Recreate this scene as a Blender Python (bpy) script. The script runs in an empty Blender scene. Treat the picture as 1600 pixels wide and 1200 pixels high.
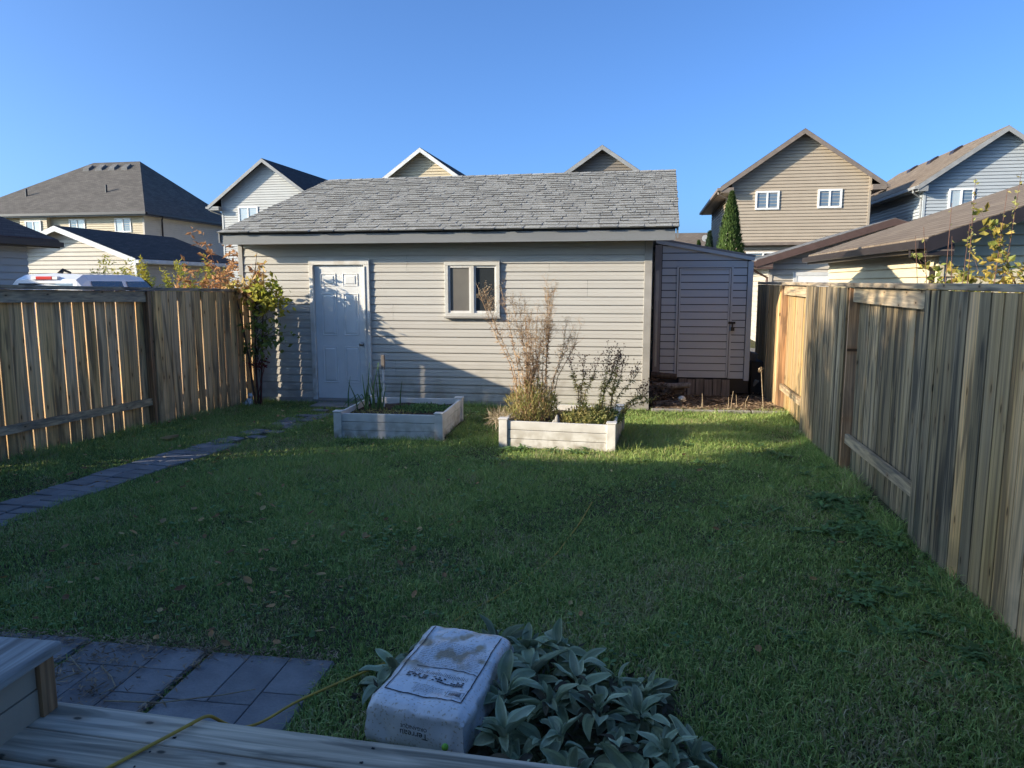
import bpy, math, random
import numpy as np
from mathutils import Vector, Matrix, noise
R = math.radians
rng = random.Random(7)
nrg = np.random.default_rng(11)

# ------------------------------------------------------------------ camera, sky, sun, exposure
sc = bpy.context.scene
cam_d = bpy.data.cameras.new('camera'); cam = bpy.data.objects.new('camera', cam_d)
sc.collection.objects.link(cam); sc.camera = cam
cam_d.sensor_width = 36; cam_d.lens = 36*1133/1600; cam_d.clip_end = 3000; cam_d.clip_start = .05
cam.location = (0, 0, 1.78)
yw, pt = R(7.8), R(7.75)
fwd = Vector((-math.sin(yw)*math.cos(pt), math.cos(yw)*math.cos(pt), -math.sin(pt)))
cam.rotation_euler = fwd.to_track_quat('-Z', 'Y').to_euler()

world = bpy.data.worlds.new('World'); sc.world = world; world.use_nodes = True
wn = world.node_tree; wn.nodes.clear()
SUN = Vector((-1, -.42, .352)).normalized()          # towards the sun
sky = wn.nodes.new('ShaderNodeTexSky'); sky.sky_type = 'NISHITA'; sky.sun_disc = False
sky.sun_elevation = math.asin(SUN.z); sky.sun_rotation = math.atan2(SUN.x, SUN.y)
sky.air_density = .6; sky.dust_density = 2.6; sky.ozone_density = 3.0
bg = wn.nodes.new('ShaderNodeBackground'); bg.inputs['Strength'].default_value = .15
wo = wn.nodes.new('ShaderNodeOutputWorld')
tn = wn.nodes.new('ShaderNodeMix'); tn.data_type='RGBA'; tn.blend_type='MULTIPLY'; tn.inputs[0].default_value=1; tn.inputs[7].default_value=(.475,.68,.87,1)
wn.links.new(sky.outputs[0], tn.inputs[6]); wn.links.new(tn.outputs[2], bg.inputs[0]); wn.links.new(bg.outputs[0], wo.inputs[0])
sun_d = bpy.data.lights.new('sun', 'SUN'); sun_d.energy = 3.75; sun_d.angle = R(.53); sun_d.color = (1, .87, .67)
sun = bpy.data.objects.new('sun', sun_d); sc.collection.objects.link(sun)
sun.rotation_euler = (-SUN).to_track_quat('-Z', 'Y').to_euler()
sc.view_settings.view_transform = 'Standard'; sc.view_settings.look = 'None'
sc.view_settings.exposure = 1.33; sc.view_settings.gamma = 1
try: sc.view_settings.use_curve_mapping = False
except Exception: pass

# ------------------------------------------------------------------ helpers
COL = sc.collection
class MB:
    def __init__(s): s.v=[]; s.f=[]; s.t=[]; s.m=[]
    def face(s, pts, tint=.5, mi=0):
        n=len(s.v); s.v += [tuple(p) for p in pts]; s.f.append(tuple(range(n,n+len(pts)))); s.t.append(tint); s.m.append(mi)
    def hexa(s, p, tint=.5, mi=0):
        """p: 8 points, bottom ring 0-3 ccw seen from above, top ring 4-7"""
        n=len(s.v); s.v += [tuple(q) for q in p]
        for f in ((3,2,1,0),(4,5,6,7),(0,1,5,4),(1,2,6,5),(2,3,7,6),(3,0,4,7)):
            s.f.append(tuple(n+i for i in f)); s.t.append(tint); s.m.append(mi)
    def box(s, x0,x1,y0,y1,z0,z1, tint=.5, mi=0):
        s.hexa([(x0,y0,z0),(x1,y0,z0),(x1,y1,z0),(x0,y1,z0),(x0,y0,z1),(x1,y0,z1),(x1,y1,z1),(x0,y1,z1)], tint, mi)
    def prism(s, poly, a, b, axis='y', tint=.5, mi=0):
        """poly in the two other axes, extruded from a to b along axis"""
        def P(u,w,t): return {'y':(u,t,w),'x':(t,u,w),'z':(u,w,t)}[axis]
        n=len(s.v); k=len(poly)
        s.v += [P(u,w,a) for u,w in poly]+[P(u,w,b) for u,w in poly]
        s.f.append(tuple(range(n,n+k))); s.f.append(tuple(range(n+2*k-1,n+k-1,-1)))
        s.t += [tint,tint]; s.m += [mi,mi]
        for i in range(k):
            j=(i+1)%k; s.f.append((n+i,n+k+i,n+k+j,n+j)); s.t.append(tint); s.m.append(mi)
    def tube(s, path, radii, seg=6, tint=.5, mi=0, cap=True):
        path=[Vector(p) for p in path]; n0=len(s.v); k=len(path)
        if not hasattr(radii,'__len__'): radii=[radii]*k
        up=Vector((0,0,1)); prev=None
        for i,p in enumerate(path):
            d=(path[min(i+1,k-1)]-path[max(i-1,0)])
            d = d.normalized() if d.length>1e-9 else Vector((0,0,1))
            a = prev if prev is not None else (Vector((1,0,0)) if abs(d.z)>.9 else up)
            x=a-d*a.dot(d); x = x.normalized() if x.length>1e-6 else Vector((0,1,0)); prev=x; y=d.cross(x)
            for q in range(seg):
                an=2*math.pi*q/seg; s.v.append(tuple(p+(x*math.cos(an)+y*math.sin(an))*radii[i]))
        for i in range(k-1):
            for q in range(seg):
                a=n0+i*seg+q; b=n0+i*seg+(q+1)%seg
                s.f.append((a,b,b+seg,a+seg)); s.t.append(tint); s.m.append(mi)
        if cap:
            s.f.append(tuple(n0+q for q in range(seg-1,-1,-1))); s.f.append(tuple(n0+(k-1)*seg+q for q in range(seg))); s.t+=[tint,tint]; s.m+=[mi,mi]
    def ball(s, c, r, seg=8, rings=5, sz=1, tint=.5, mi=0):
        path=[];rad=[]
        for i in range(rings+1):
            a=math.pi*i/rings; path.append((c[0],c[1],c[2]-math.cos(a)*r*sz)); rad.append(max(math.sin(a)*r,.0008))
        s.tube(path, rad, seg, tint, mi)
    def leaf(s, p, d, n, L, W, tint=.5, fold=.25, mi=0):
        """folded leaf: base p, direction d, normal n"""
        p=Vector(p); d=Vector(d).normalized(); n=Vector(n); sd=d.cross(n)
        sd = sd.normalized() if sd.length>1e-6 else Vector((1,0,0)); n=sd.cross(d)
        b=len(s.v); m=p+d*L*.45-n*W*fold*.5
        s.v += [tuple(p),tuple(m+sd*W*.5+n*W*fold),tuple(m),tuple(m-sd*W*.5+n*W*fold),tuple(p+d*L)]
        for f in ((0,1,2),(2,1,4),(0,2,3),(2,4,3)): s.f.append(tuple(b+i for i in f)); s.t.append(tint); s.m.append(mi)
    def mesh(s, name, mats, smooth=False):
        me=bpy.data.meshes.new(name); me.from_pydata(s.v,[],s.f)
        for m in (mats if isinstance(mats,(list,tuple)) else [mats]): me.materials.append(m)
        a=me.attributes.new('tint','FLOAT','FACE'); a.data.foreach_set('value', s.t)
        if any(s.m): me.polygons.foreach_set('material_index', s.m)
        if smooth: me.polygons.foreach_set('use_smooth',[True]*len(s.f))
        me.update(); return me
    def build(s, name, mats, parent=None, smooth=False, loc=None, rotz=0):
        return link(name, s.mesh(name,mats,smooth), parent, loc, rotz)
def link(name, me, parent=None, loc=None, rotz=0):
    o=bpy.data.objects.new(name, me); COL.objects.link(o)
    if parent is not None: o.parent=parent
    if loc is not None: o.location=loc
    if rotz: o.rotation_euler=(0,0,rotz)
    return o
def tag(o,label,cat,group=None,kind=None):
    if label: o['label']=label
    if cat: o['category']=cat
    if group: o['group']=group
    if kind: o['kind']=kind
    return o
def thing(name,label,cat,loc=(0,0,0),rotz=0,group=None):
    o=bpy.data.objects.new(name,None); COL.objects.link(o); o.location=loc; o.rotation_euler=(0,0,rotz); o.empty_display_size=.1
    return tag(o,label,cat,group)
def struct(o): o['kind']='structure'; return o
def bevel(o,w,seg=2):
    m=o.modifiers.new('bevel','BEVEL'); m.width=w; m.segments=seg; m.limit_method='ANGLE'; m.angle_limit=R(40); return o

# ------------------------------------------------------------------ materials
def mat(name, col, rough=.7, col2=None, nscale=4., nstretch=(1,1,1), mix=(.35,.65), bump=0., bscale=60., spec=.3,
        tint=0., metal=0., rnd=0., coords='Object', fine=0., trans=0., coat=0.):
    m=bpy.data.materials.new(name); m.use_nodes=True; nt=m.node_tree; N=nt.nodes; Lk=nt.links
    b=N['Principled BSDF']; b.inputs['Roughness'].default_value=rough; b.inputs['Metallic'].default_value=metal
    b.inputs['Specular IOR Level'].default_value=spec; b.inputs['Coat Weight'].default_value=coat
    tc=N.new('ShaderNodeTexCoord'); src=tc.outputs['Object']
    if coords=='World':
        g=N.new('ShaderNodeNewGeometry'); src=g.outputs['Position']
    if rnd:
        oi=N.new('ShaderNodeObjectInfo'); mu=N.new('ShaderNodeVectorMath'); mu.operation='SCALE'
        cx=N.new('ShaderNodeCombineXYZ'); 
        for i in range(3): Lk.new(oi.outputs['Random'],cx.inputs[i])
        Lk.new(cx.outputs[0],mu.inputs[0]); mu.inputs['Scale'].default_value=37.
        ad=N.new('ShaderNodeVectorMath'); ad.operation='ADD'; Lk.new(src,ad.inputs[0]); Lk.new(mu.outputs[0],ad.inputs[1]); src=ad.outputs[0]
    mp=N.new('ShaderNodeMapping'); mp.inputs['Scale'].default_value=nstretch; Lk.new(src,mp.inputs[0])
    ns=N.new('ShaderNodeTexNoise'); ns.inputs['Scale'].default_value=nscale; ns.inputs['Detail'].default_value=6; Lk.new(mp.outputs[0],ns.inputs['Vector'])
    c2 = col2 if col2 else tuple(c*.8 for c in col)
    rp=N.new('ShaderNodeValToRGB'); rp.color_ramp.elements[0].position=mix[0]; rp.color_ramp.elements[1].position=mix[1]
    rp.color_ramp.elements[0].color=(*col,1); rp.color_ramp.elements[1].color=(*c2,1); Lk.new(ns.outputs[0],rp.inputs[0])
    cur=rp.outputs[0]
    def scale_by(cur, out, amt):
        mr=N.new('ShaderNodeMapRange'); mr.inputs['To Min'].default_value=1-amt; mr.inputs['To Max'].default_value=1+amt; Lk.new(out,mr.inputs[0])
        mm=N.new('ShaderNodeVectorMath'); mm.operation='SCALE'; Lk.new(cur,mm.inputs[0]); Lk.new(mr.outputs[0],mm.inputs['Scale']); return mm.outputs[0]
    if tint:
        at=N.new('ShaderNodeAttribute'); at.attribute_name='tint'; cur=scale_by(cur,at.outputs['Fac'],tint)
    if rnd: cur=scale_by(cur,oi.outputs['Random'],rnd)
    if fine:
        n3=N.new('ShaderNodeTexNoise'); n3.inputs['Scale'].default_value=bscale*1.3; n3.inputs['Detail'].default_value=2; Lk.new(mp.outputs[0],n3.inputs['Vector']); cur=scale_by(cur,n3.outputs[0],fine)
    Lk.new(cur,b.inputs['Base Color'])
    if bump:
        n2=N.new('ShaderNodeTexNoise'); n2.inputs['Scale'].default_value=bscale; n2.inputs['Detail'].default_value=3; Lk.new(mp.outputs[0],n2.inputs['Vector'])
        bp=N.new('ShaderNodeBump'); bp.inputs['Strength'].default_value=bump; bp.inputs['Distance'].default_value=.01; Lk.new(n2.outputs[0],bp.inputs['Height']); Lk.new(bp.outputs[0],b.inputs['Normal'])
    if trans:
        tl=N.new('ShaderNodeBsdfTranslucent'); Lk.new(cur,tl.inputs[0]); mx=N.new('ShaderNodeMixShader'); mx.inputs[0].default_value=trans
        Lk.new(b.outputs[0],mx.inputs[1]); Lk.new(tl.outputs[0],mx.inputs[2]); Lk.new(mx.outputs[0],N['Material Output'].inputs[0])
    return m

def wood(name, base, dark, stain=.5, knot=True, along='z', rnd=.18, gloss=.75, slo=.50, shi=.64):
    """weathered softwood: grain along one axis, dark weather stains, knots"""
    m=bpy.data.materials.new(name); m.use_nodes=True; nt=m.node_tree; N=nt.nodes; Lk=nt.links
    b=N['Principled BSDF']; b.inputs['Roughness'].default_value=gloss; b.inputs['Specular IOR Level'].default_value=.25
    tc=N.new('ShaderNodeTexCoord'); oi=N.new('ShaderNodeObjectInfo')
    cx=N.new('ShaderNodeCombineXYZ')
    for i in range(3): Lk.new(oi.outputs['Random'],cx.inputs[i])
    mu=N.new('ShaderNodeVectorMath'); mu.operation='SCALE'; mu.inputs['Scale'].default_value=71.; Lk.new(cx.outputs[0],mu.inputs[0])
    ad=N.new('ShaderNodeVectorMath'); ad.operation='ADD'; Lk.new(tc.outputs['Object'],ad.inputs[0]); Lk.new(mu.outputs[0],ad.inputs[1])
    def mapped(s):
        sv={'z':(s[0],s[0],s[1]),'x':(s[1],s[0],s[0]),'y':(s[0],s[1],s[0])}[along]
        mp=N.new('ShaderNodeMapping'); mp.inputs['Scale'].default_value=sv; Lk.new(ad.outputs[0],mp.inputs[0]); return mp.outputs[0]
    def nz(vec,sc_,det=5,dist=0.):
        n=N.new('ShaderNodeTexNoise'); n.inputs['Scale'].default_value=sc_; n.inputs['Detail'].default_value=det; n.inputs['Distortion'].default_value=dist; Lk.new(vec,n.inputs['Vector']); return n.outputs[0]
    def mixc(f,a,c):
        mx=N.new('ShaderNodeMix'); mx.data_type='RGBA'; Lk.new(f,mx.inputs[0]); 
        (Lk.new(a,mx.inputs[6]) if not isinstance(a,tuple) else mx.inputs[6].__setattr__('default_value',(*a,1)))
        (Lk.new(c,mx.inputs[7]) if not isinstance(c,tuple) else mx.inputs[7].__setattr__('default_value',(*c,1)))
        return mx.outputs[2]
    def rmp(v,a,c,lo=0.,hi=1.):
        mr=N.new('ShaderNodeMapRange'); mr.inputs[1].default_value=a; mr.inputs[2].default_value=c; mr.inputs[3].default_value=lo; mr.inputs[4].default_value=hi; Lk.new(v,mr.inputs[0]); return mr.outputs[0]
    grain=nz(mapped((42,1.6)),1.,6,.6)
    cur=mixc(rmp(grain,.36,.64), tuple(c*1.18 for c in base), tuple(c*.55 for c in base))
    grey=mixc(rmp(nz(mapped((3,.9)),1.,3),.35,.7,0,.35), cur, tuple((base[0]+base[1]+base[2])/3*k for k in (1.04,.99,.93)))
    st=rmp(nz(mapped((11,1.5)),1.,7,1.2),slo,shi,0,stain)
    cur=mixc(st,grey,dark)
    hgt=grain
    if knot:
        vo=N.new('ShaderNodeTexVoronoi'); vo.voronoi_dimensions='2D'; vo.inputs['Scale'].default_value=1.
        sx=N.new('ShaderNodeSeparateXYZ'); Lk.new(mapped((9,4.6)),sx.inputs[0]); cbv=N.new('ShaderNodeCombineXYZ')
        ac,al={'z':(1,2),'x':(1,0),'y':(2,1)}[along]; Lk.new(sx.outputs[ac],cbv.inputs[0]); Lk.new(sx.outputs[al],cbv.inputs[1]); Lk.new(cbv.outputs[0],vo.inputs['Vector'])
        k=rmp(vo.outputs['Distance'],.045,.085,1,0); halo=rmp(vo.outputs['Distance'],.07,.26,.5,0)
        sc2=N.new('ShaderNodeSeparateColor'); Lk.new(vo.outputs['Color'],sc2.inputs[0]); on=rmp(sc2.outputs[0],.50,.54,0,1)
        m1=N.new('ShaderNodeMath'); m1.operation='MULTIPLY'; Lk.new(k,m1.inputs[0]); Lk.new(on,m1.inputs[1])
        m2_=N.new('ShaderNodeMath'); m2_.operation='MULTIPLY'; Lk.new(halo,m2_.inputs[0]); Lk.new(on,m2_.inputs[1])
        cur=mixc(m2_.outputs[0],cur,tuple(c*k_ for c,k_ in zip(base,(.62,.5,.42)))); cur=mixc(m1.outputs[0],cur,tuple(c*.16 for c in base))
    sc1=N.new('ShaderNodeVectorMath'); sc1.operation='SCALE'; Lk.new(cur,sc1.inputs[0]); Lk.new(rmp(oi.outputs['Random'],0,1,1-rnd,1+rnd),sc1.inputs['Scale'])
    Lk.new(sc1.outputs[0],b.inputs['Base Color'])
    bp=N.new('ShaderNodeBump'); bp.inputs['Strength'].default_value=.5; bp.inputs['Distance'].default_value=.004; Lk.new(hgt,bp.inputs['Height']); Lk.new(bp.outputs[0],b.inputs['Normal'])
    return m

def shingle_mat(name, c1, c2, w=.3, h=.14):
    """far shingle roofs: courses and tabs too small to tell apart; u=x, v=z of object coordinates"""
    m=bpy.data.materials.new(name); m.use_nodes=True; nt=m.node_tree; N=nt.nodes; Lk=nt.links
    b=N['Principled BSDF']; b.inputs['Roughness'].default_value=.9; b.inputs['Specular IOR Level'].default_value=.2
    tc=N.new('ShaderNodeTexCoord'); sp=N.new('ShaderNodeSeparateXYZ'); Lk.new(tc.outputs['Object'],sp.inputs[0])
    ad=N.new('ShaderNodeMath'); ad.operation='ADD'; Lk.new(sp.outputs[0],ad.inputs[0]); Lk.new(sp.outputs[1],ad.inputs[1])
    cb=N.new('ShaderNodeCombineXYZ'); Lk.new(ad.outputs[0],cb.inputs[0]); Lk.new(sp.outputs[2],cb.inputs[1])
    br=N.new('ShaderNodeTexBrick'); br.inputs['Scale'].default_value=1.; br.inputs['Brick Width'].default_value=w; br.inputs['Row Height'].default_value=h*.5
    br.inputs['Mortar Size'].default_value=.006; br.inputs['Mortar Smooth'].default_value=.3; br.inputs['Bias'].default_value=0
    br.inputs['Color1'].default_value=(*c1,1); br.inputs['Color2'].default_value=(*c2,1); br.inputs['Mortar'].default_value=(*[c*.5 for c in c1],1)
    Lk.new(cb.outputs[0],br.inputs['Vector'])
    n=N.new('ShaderNodeTexNoise'); n.inputs['Scale'].default_value=1.3; n.inputs['Detail'].default_value=8; Lk.new(tc.outputs['Object'],n.inputs['Vector'])
    mr=N.new('ShaderNodeMapRange'); mr.inputs[3].default_value=.75; mr.inputs[4].default_value=1.25; Lk.new(n.outputs[0],mr.inputs[0])
    mm=N.new('ShaderNodeVectorMath'); mm.operation='SCALE'; Lk.new(br.outputs[0],mm.inputs[0]); Lk.new(mr.outputs[0],mm.inputs['Scale']); Lk.new(mm.outputs[0],b.inputs['Base Color'])
    bp=N.new('ShaderNodeBump'); bp.inputs['Distance'].default_value=.02; bp.inputs['Strength'].default_value=.6; Lk.new(br.outputs['Fac'],bp.inputs['Height']); bp.invert=True; Lk.new(bp.outputs[0],b.inputs['Normal'])
    return m

def ground_mat():
    m=bpy.data.materials.new('ground'); m.use_nodes=True; nt=m.node_tree; N=nt.nodes; Lk=nt.links
    b=N['Principled BSDF']; b.inputs['Roughness'].default_value=.95; b.inputs['Specular IOR Level'].default_value=.1
    g=N.new('ShaderNodeNewGeometry')
    def nz(s,d=6):
        n=N.new('ShaderNodeTexNoise'); n.inputs['Scale'].default_value=s; n.inputs['Detail'].default_value=d; Lk.new(g.outputs['Position'],n.inputs['Vector']); return n.outputs[0]
    r1=N.new('ShaderNodeValToRGB'); e=r1.color_ramp.elements; e[0].position=.3; e[0].color=(.03,.028,.016,1); e[1].position=.7; e[1].color=(.12,.10,.06,1); Lk.new(nz(35),r1.inputs[0])
    r2=N.new('ShaderNodeValToRGB'); e=r2.color_ramp.elements; e[0].position=.35; e[0].color=(.06,.075,.03,1); e[1].position=.7; e[1].color=(.13,.13,.06,1); Lk.new(nz(60,3),r2.inputs[0])
    mx=N.new('ShaderNodeMix'); mx.data_type='RGBA'; mr=N.new('ShaderNodeMapRange'); mr.inputs[1].default_value=.42; mr.inputs[2].default_value=.58; Lk.new(nz(1.1),mr.inputs[0])
    Lk.new(mr.outputs[0],mx.inputs[0]); Lk.new(r2.outputs[0],mx.inputs[6]); Lk.new(r1.outputs[0],mx.inputs[7]); Lk.new(mx.outputs[2],b.inputs['Base Color'])
    bp=N.new('ShaderNodeBump'); bp.inputs['Distance'].default_value=.02; Lk.new(nz(40),bp.inputs['Height']); Lk.new(bp.outputs[0],b.inputs['Normal'])
    return m

def grass_mat():
    m=bpy.data.materials.new('grass'); m.use_nodes=True; nt=m.node_tree; N=nt.nodes; Lk=nt.links
    b=N['Principled BSDF']; b.inputs['Roughness'].default_value=.6; b.inputs['Specular IOR Level'].default_value=.3
    at=N.new('ShaderNodeAttribute'); at.attribute_name='tint'
    r=N.new('ShaderNodeValToRGB'); e=r.color_ramp.elements
    e[0].position=0; e[0].color=(.080,.135,.032,1); e[1].position=.5; e[1].color=(.26,.385,.10,1)
    x=e.new(.8); x.color=(.47,.54,.17,1); y=e.new(.9); y.color=(.34,.30,.15,1); z=e.new(1.); z.color=(.52,.44,.26,1)
    Lk.new(at.outputs['Fac'],r.inputs[0]); Lk.new(r.outputs[0],b.inputs['Base Color'])
    tl=N.new('ShaderNodeBsdfTranslucent'); Lk.new(r.outputs[0],tl.inputs[0]); mx=N.new('ShaderNodeMixShader'); mx.inputs[0].default_value=.25
    Lk.new(b.outputs[0],mx.inputs[1]); Lk.new(tl.outputs[0],mx.inputs[2]); Lk.new(mx.outputs[0],N['Material Output'].inputs[0])
    return m
def glass_mat(name, col, rough=.05, spec=.9):
    return mat(name, col, rough, spec=spec, col2=tuple(c*1.15 for c in col), nscale=2, coat=.5)

M={}
M['siding']=mat('taupe_vinyl',(.49,.465,.415),.55,(.46,.435,.39),3,(.3,1,3),bump=.06,bscale=90,rnd=.025,spec=.3)
M['siding_trim']=mat('taupe_trim',(.36,.335,.30),.55,bump=.03,spec=.35)
M['fascia']=mat('grey_metal_fascia',(.20,.205,.205),.42,(.18,.185,.185),2,(.3,1,4),bump=.05,bscale=14,spec=.45)
M['shed_siding']=mat('grey_vinyl',(.42,.44,.455),.5,(.39,.41,.425),2,(.4,1,3),bump=.05,rnd=.03,spec=.35)
M['shed_trim']=mat('brown_grey_trim',(.22,.20,.195),.5,spec=.35)
M['white_paint']=mat('white_paint',(.72,.72,.70),.45,(.66,.66,.64),5,bump=.04,spec=.4)
M['white_dirty']=mat('worn_white_paint',(.66,.64,.60),.5,(.50,.45,.38),7,(1,1,.5),mix=(.5,.75),bump=.1,spec=.35)
M['vinyl']=mat('white_composite',(.68,.66,.62),.5,(.58,.555,.51),4,(1,1,2),mix=(.4,.75),bump=.08,bscale=50,spec=.35,rnd=.05)
M['frame']=mat('cream_window_frame',(.56,.54,.49),.45,(.50,.48,.43),5,bump=.04,spec=.4)
M['black']=mat('black_metal',(.02,.02,.021),.5,spec=.4)
M['chrome']=mat('brushed_steel',(.5,.5,.5),.28,metal=1,spec=.5)
M['shingle']=mat('grey_shingle',(.315,.305,.275),.93,(.27,.262,.24),6,bump=.8,bscale=260,spec=.15,tint=.22,fine=.35)
M['concrete']=mat('concrete',(.33,.31,.28),.9,(.25,.235,.21),6,bump=.5,bscale=90,spec=.2)
M['paver']=mat('slate_grey_paver',(.25,.245,.24),.85,(.18,.175,.175),5,bump=.5,bscale=70,spec=.25,rnd=.12,fine=.15)
M['mulch']=mat('wood_mulch',(.15,.115,.08),.95,(.05,.032,.024),30,bump=1.,bscale=60,spec=.1)
M['chip']=mat('wood_chip',(.34,.25,.16),.9,(.17,.12,.08),3,rnd=0,tint=.6,spec=.1)
M['soil']=mat('dark_soil',(.045,.033,.025),.98,(.09,.065,.045),14,bump=1.,bscale=45,spec=.1)
M['bark']=mat('bark',(.13,.095,.07),.9,(.07,.05,.04),20,(1,1,.3),bump=.5,spec=.1)
M['twig']=mat('red_brown_twig',(.17,.085,.06),.8,(.10,.055,.04),20,spec=.2)
M['drystalk']=mat('dry_stalk',(.50,.35,.20),.8,(.32,.18,.09),18,tint=.3,spec=.15)
M['fluff']=mat('seed_fluff',(.56,.47,.33),.9,(.40,.31,.21),20,tint=.3,trans=.3,spec=.1)
M['darkhead']=mat('dark_seed_head',(.10,.055,.045),.9,tint=.3)
M['leaf_green']=mat('green_leaf',(.13,.20,.05),.55,(.20,.24,.06),6,tint=.45,trans=.35,coords='World')
M['leaf_olive']=mat('olive_leaf',(.27,.29,.09),.6,(.38,.31,.12),6,tint=.4,trans=.35,coords='World')
M['leaf_yellow']=mat('yellow_leaf',(.50,.42,.06),.6,(.28,.32,.05),2.5,tint=.35,trans=.4,coords='World')
M['leaf_rust']=mat('rust_leaf',(.46,.26,.11),.65,(.34,.17,.08),3,tint=.4,trans=.35,coords='World')
M['leaf_vine']=mat('autumn_leaf',(.42,.34,.10),.6,(.50,.28,.14),2.6,mix=(.42,.6),tint=.4,trans=.35,coords='World')
M['leaf_gold']=mat('gold_leaf',(.50,.36,.08),.6,(.24,.27,.06),3,mix=(.45,.6),tint=.35,trans=.4,coords='World')
M['leaf_red']=mat('dark_red_leaf',(.16,.03,.025),.6,tint=.4,trans=.25)
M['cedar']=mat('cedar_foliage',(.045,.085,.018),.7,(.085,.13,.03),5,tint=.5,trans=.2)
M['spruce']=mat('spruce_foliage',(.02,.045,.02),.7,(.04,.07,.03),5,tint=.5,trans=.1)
M['weed']=mat('weed_leaf',(.15,.26,.09),.55,(.11,.20,.06),8,tint=.4,trans=.3,coords='World')
M['lamb']=mat('woolly_leaf',(.37,.42,.29),.9,(.25,.31,.17),9,bump=.5,bscale=160,tint=.28,rnd=.30,trans=.12,spec=.15)
M['lamb_dry']=mat('withered_leaf',(.11,.10,.065),.9,(.07,.06,.045),9,bump=.5,rnd=.2,spec=.1)
M['fallen']=mat('fallen_leaf',(.42,.25,.10),.7,(.26,.13,.06),9,rnd=.45,trans=.2)
M['fallen_pale']=mat('pale_fallen_leaf',(.55,.40,.16),.7,(.40,.26,.12),9,rnd=.25,trans=.2)
M['cord']=mat('yellow_cord',(.58,.36,.06),.55,(.42,.26,.05),9)
M['bag']=mat('white_plastic_bag',(.78,.78,.78),.32,(.70,.70,.70),5,bump=.35,bscale=14,spec=.5)
M['ink']=mat('black_print',(.02,.02,.025),.5)
M['grime']=mat('brown_grime',(.22,.16,.08),.8,(.15,.11,.06),9)
M['w_grey']=wood('weathered_board',(.31,.225,.12),(.060,.052,.040),.95,rnd=.28,slo=.45,shi=.60)
M['w_tan']=wood('tan_board',(.68,.41,.165),(.12,.085,.05),.75,rnd=.2)
M['w_gold']=wood('newer_board',(.46,.30,.12),(.22,.15,.08),.25,rnd=.12)
M['w_goldh']=wood('newer_rail',(.36,.25,.12),(.15,.11,.07),.4,along='y')
M['w_railh']=wood('weathered_rail',(.52,.38,.22),(.07,.07,.07),.5,along='y')
M['w_cap']=wood('grey_cap',(.38,.29,.19),(.05,.05,.052),.7,along='y')
M['w_post']=wood('brown_post',(.42,.23,.11),(.06,.045,.035),.5)
M['w_deck']=wood('weathered_deck',(.58,.47,.335),(.15,.13,.095),.85,along='x',rnd=.16,slo=.47)
M['w_bench']=wood('bench_top',(.42,.40,.36),(.12,.10,.08),.6,along='y',knot=False)
M['w_step']=wood('grey_plank',(.20,.17,.15),(.07,.06,.055),.5)
M['bench_side']=mat('taupe_cladding',(.38,.31,.23),.6,(.34,.28,.205),4,bump=.1)
def siding_far(n,c): return mat(n,c,.55,tuple(k*.93 for k in c),2,bump=.05,spec=.3)
M['tan_s']=siding_far('tan_siding',(.37,.305,.23)); M['cream_s']=siding_far('cream_siding',(.60,.53,.37))
M['white_s']=siding_far('pale_grey_siding',(.44,.44,.42)); M['brown_s']=siding_far('grey_brown_siding',(.19,.165,.14))
M['beige_s']=siding_far('beige_siding',(.50,.42,.29)); M['blue_s']=siding_far('light_grey_siding',(.36,.385,.40))
M['far_s']=siding_far('ivory_siding',(.47,.42,.35))
M['r_dark']=shingle_mat('charcoal_shingles',(.040,.040,.044),(.060,.058,.060))
M['r_brown']=shingle_mat('brown_shingles',(.15,.115,.085),(.21,.165,.12))
M['r_taupe']=shingle_mat('taupe_shingles',(.10,.090,.080),(.14,.125,.11))
M['r_redbrown']=shingle_mat('dark_brown_shingles',(.075,.052,.048),(.11,.08,.07))
M['r_grey']=shingle_mat('grey_far_shingles',(.15,.145,.14),(.20,.195,.19))
M['f_brown']=mat('brown_fascia',(.12,.075,.055),.45,spec=.4); M['f_dark']=mat('dark_fascia',(.028,.022,.022),.4,spec=.5)
M['f_grey']=mat('grey_fascia',(.27,.27,.265),.45,spec=.4); M['f_white']=mat('white_fascia',(.62,.62,.60),.45,spec=.4)
M['f_taupe']=mat('taupe_fascia',(.20,.16,.13),.45,spec=.4); M['f_red']=mat('red_brown_fascia',(.09,.055,.045),.5,spec=.4)
M['pane']=glass_mat('window_glass',(.10,.14,.18)); M['pane_dark']=glass_mat('dark_glass',(.03,.033,.033)); M['pane_screen']=mat('insect_screen',(.13,.12,.105),.5,(.15,.14,.12),3,bump=.1,bscale=400,spec=.4)
M['curtain']=glass_mat('curtained_glass',(.33,.38,.40),.12)
M['car_white']=mat('white_car_paint',(.70,.71,.72),.25,col2=(.70,.71,.72),spec=.5,coat=.8)
M['red_lamp']=mat('red_lens',(.55,.03,.02),.25,spec=.5); M['tyre']=mat('tyre',(.02,.02,.02),.8)
M['green']=mat('bright_green_plastic',(.22,.50,.06),.5); M['statue']=mat('chipped_white_plaster',(.65,.64,.62),.7,(.25,.24,.23),26,mix=(.5,.62),bump=.4)
M['ground']=ground_mat(); M['grass']=grass_mat()
M['gravel']=mat('gravel',(.24,.22,.19),.95,(.15,.135,.12),50,bump=.8,bscale=80)

# ------------------------------------------------------------------ setting: ground
def sheet(name, pts, z, m, tris=None):
    mb=MB(); mb.face([(x,y,z) for x,y in pts]); return struct(mb.build(name,m))
sheet('ground',[(-400,-300),(400,-300),(400,700),(-400,700)],0,M['ground'])
sheet('gravel_alley',[(-80,17.6),(80,17.6),(80,21.4),(-80,21.4)],.004,M['gravel'])
sheet('gravel_pad',[(-13.2,8.6),(-7.6,8.6),(-7.6,17.6),(-13.2,17.6)],.004,M['gravel'])

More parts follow.
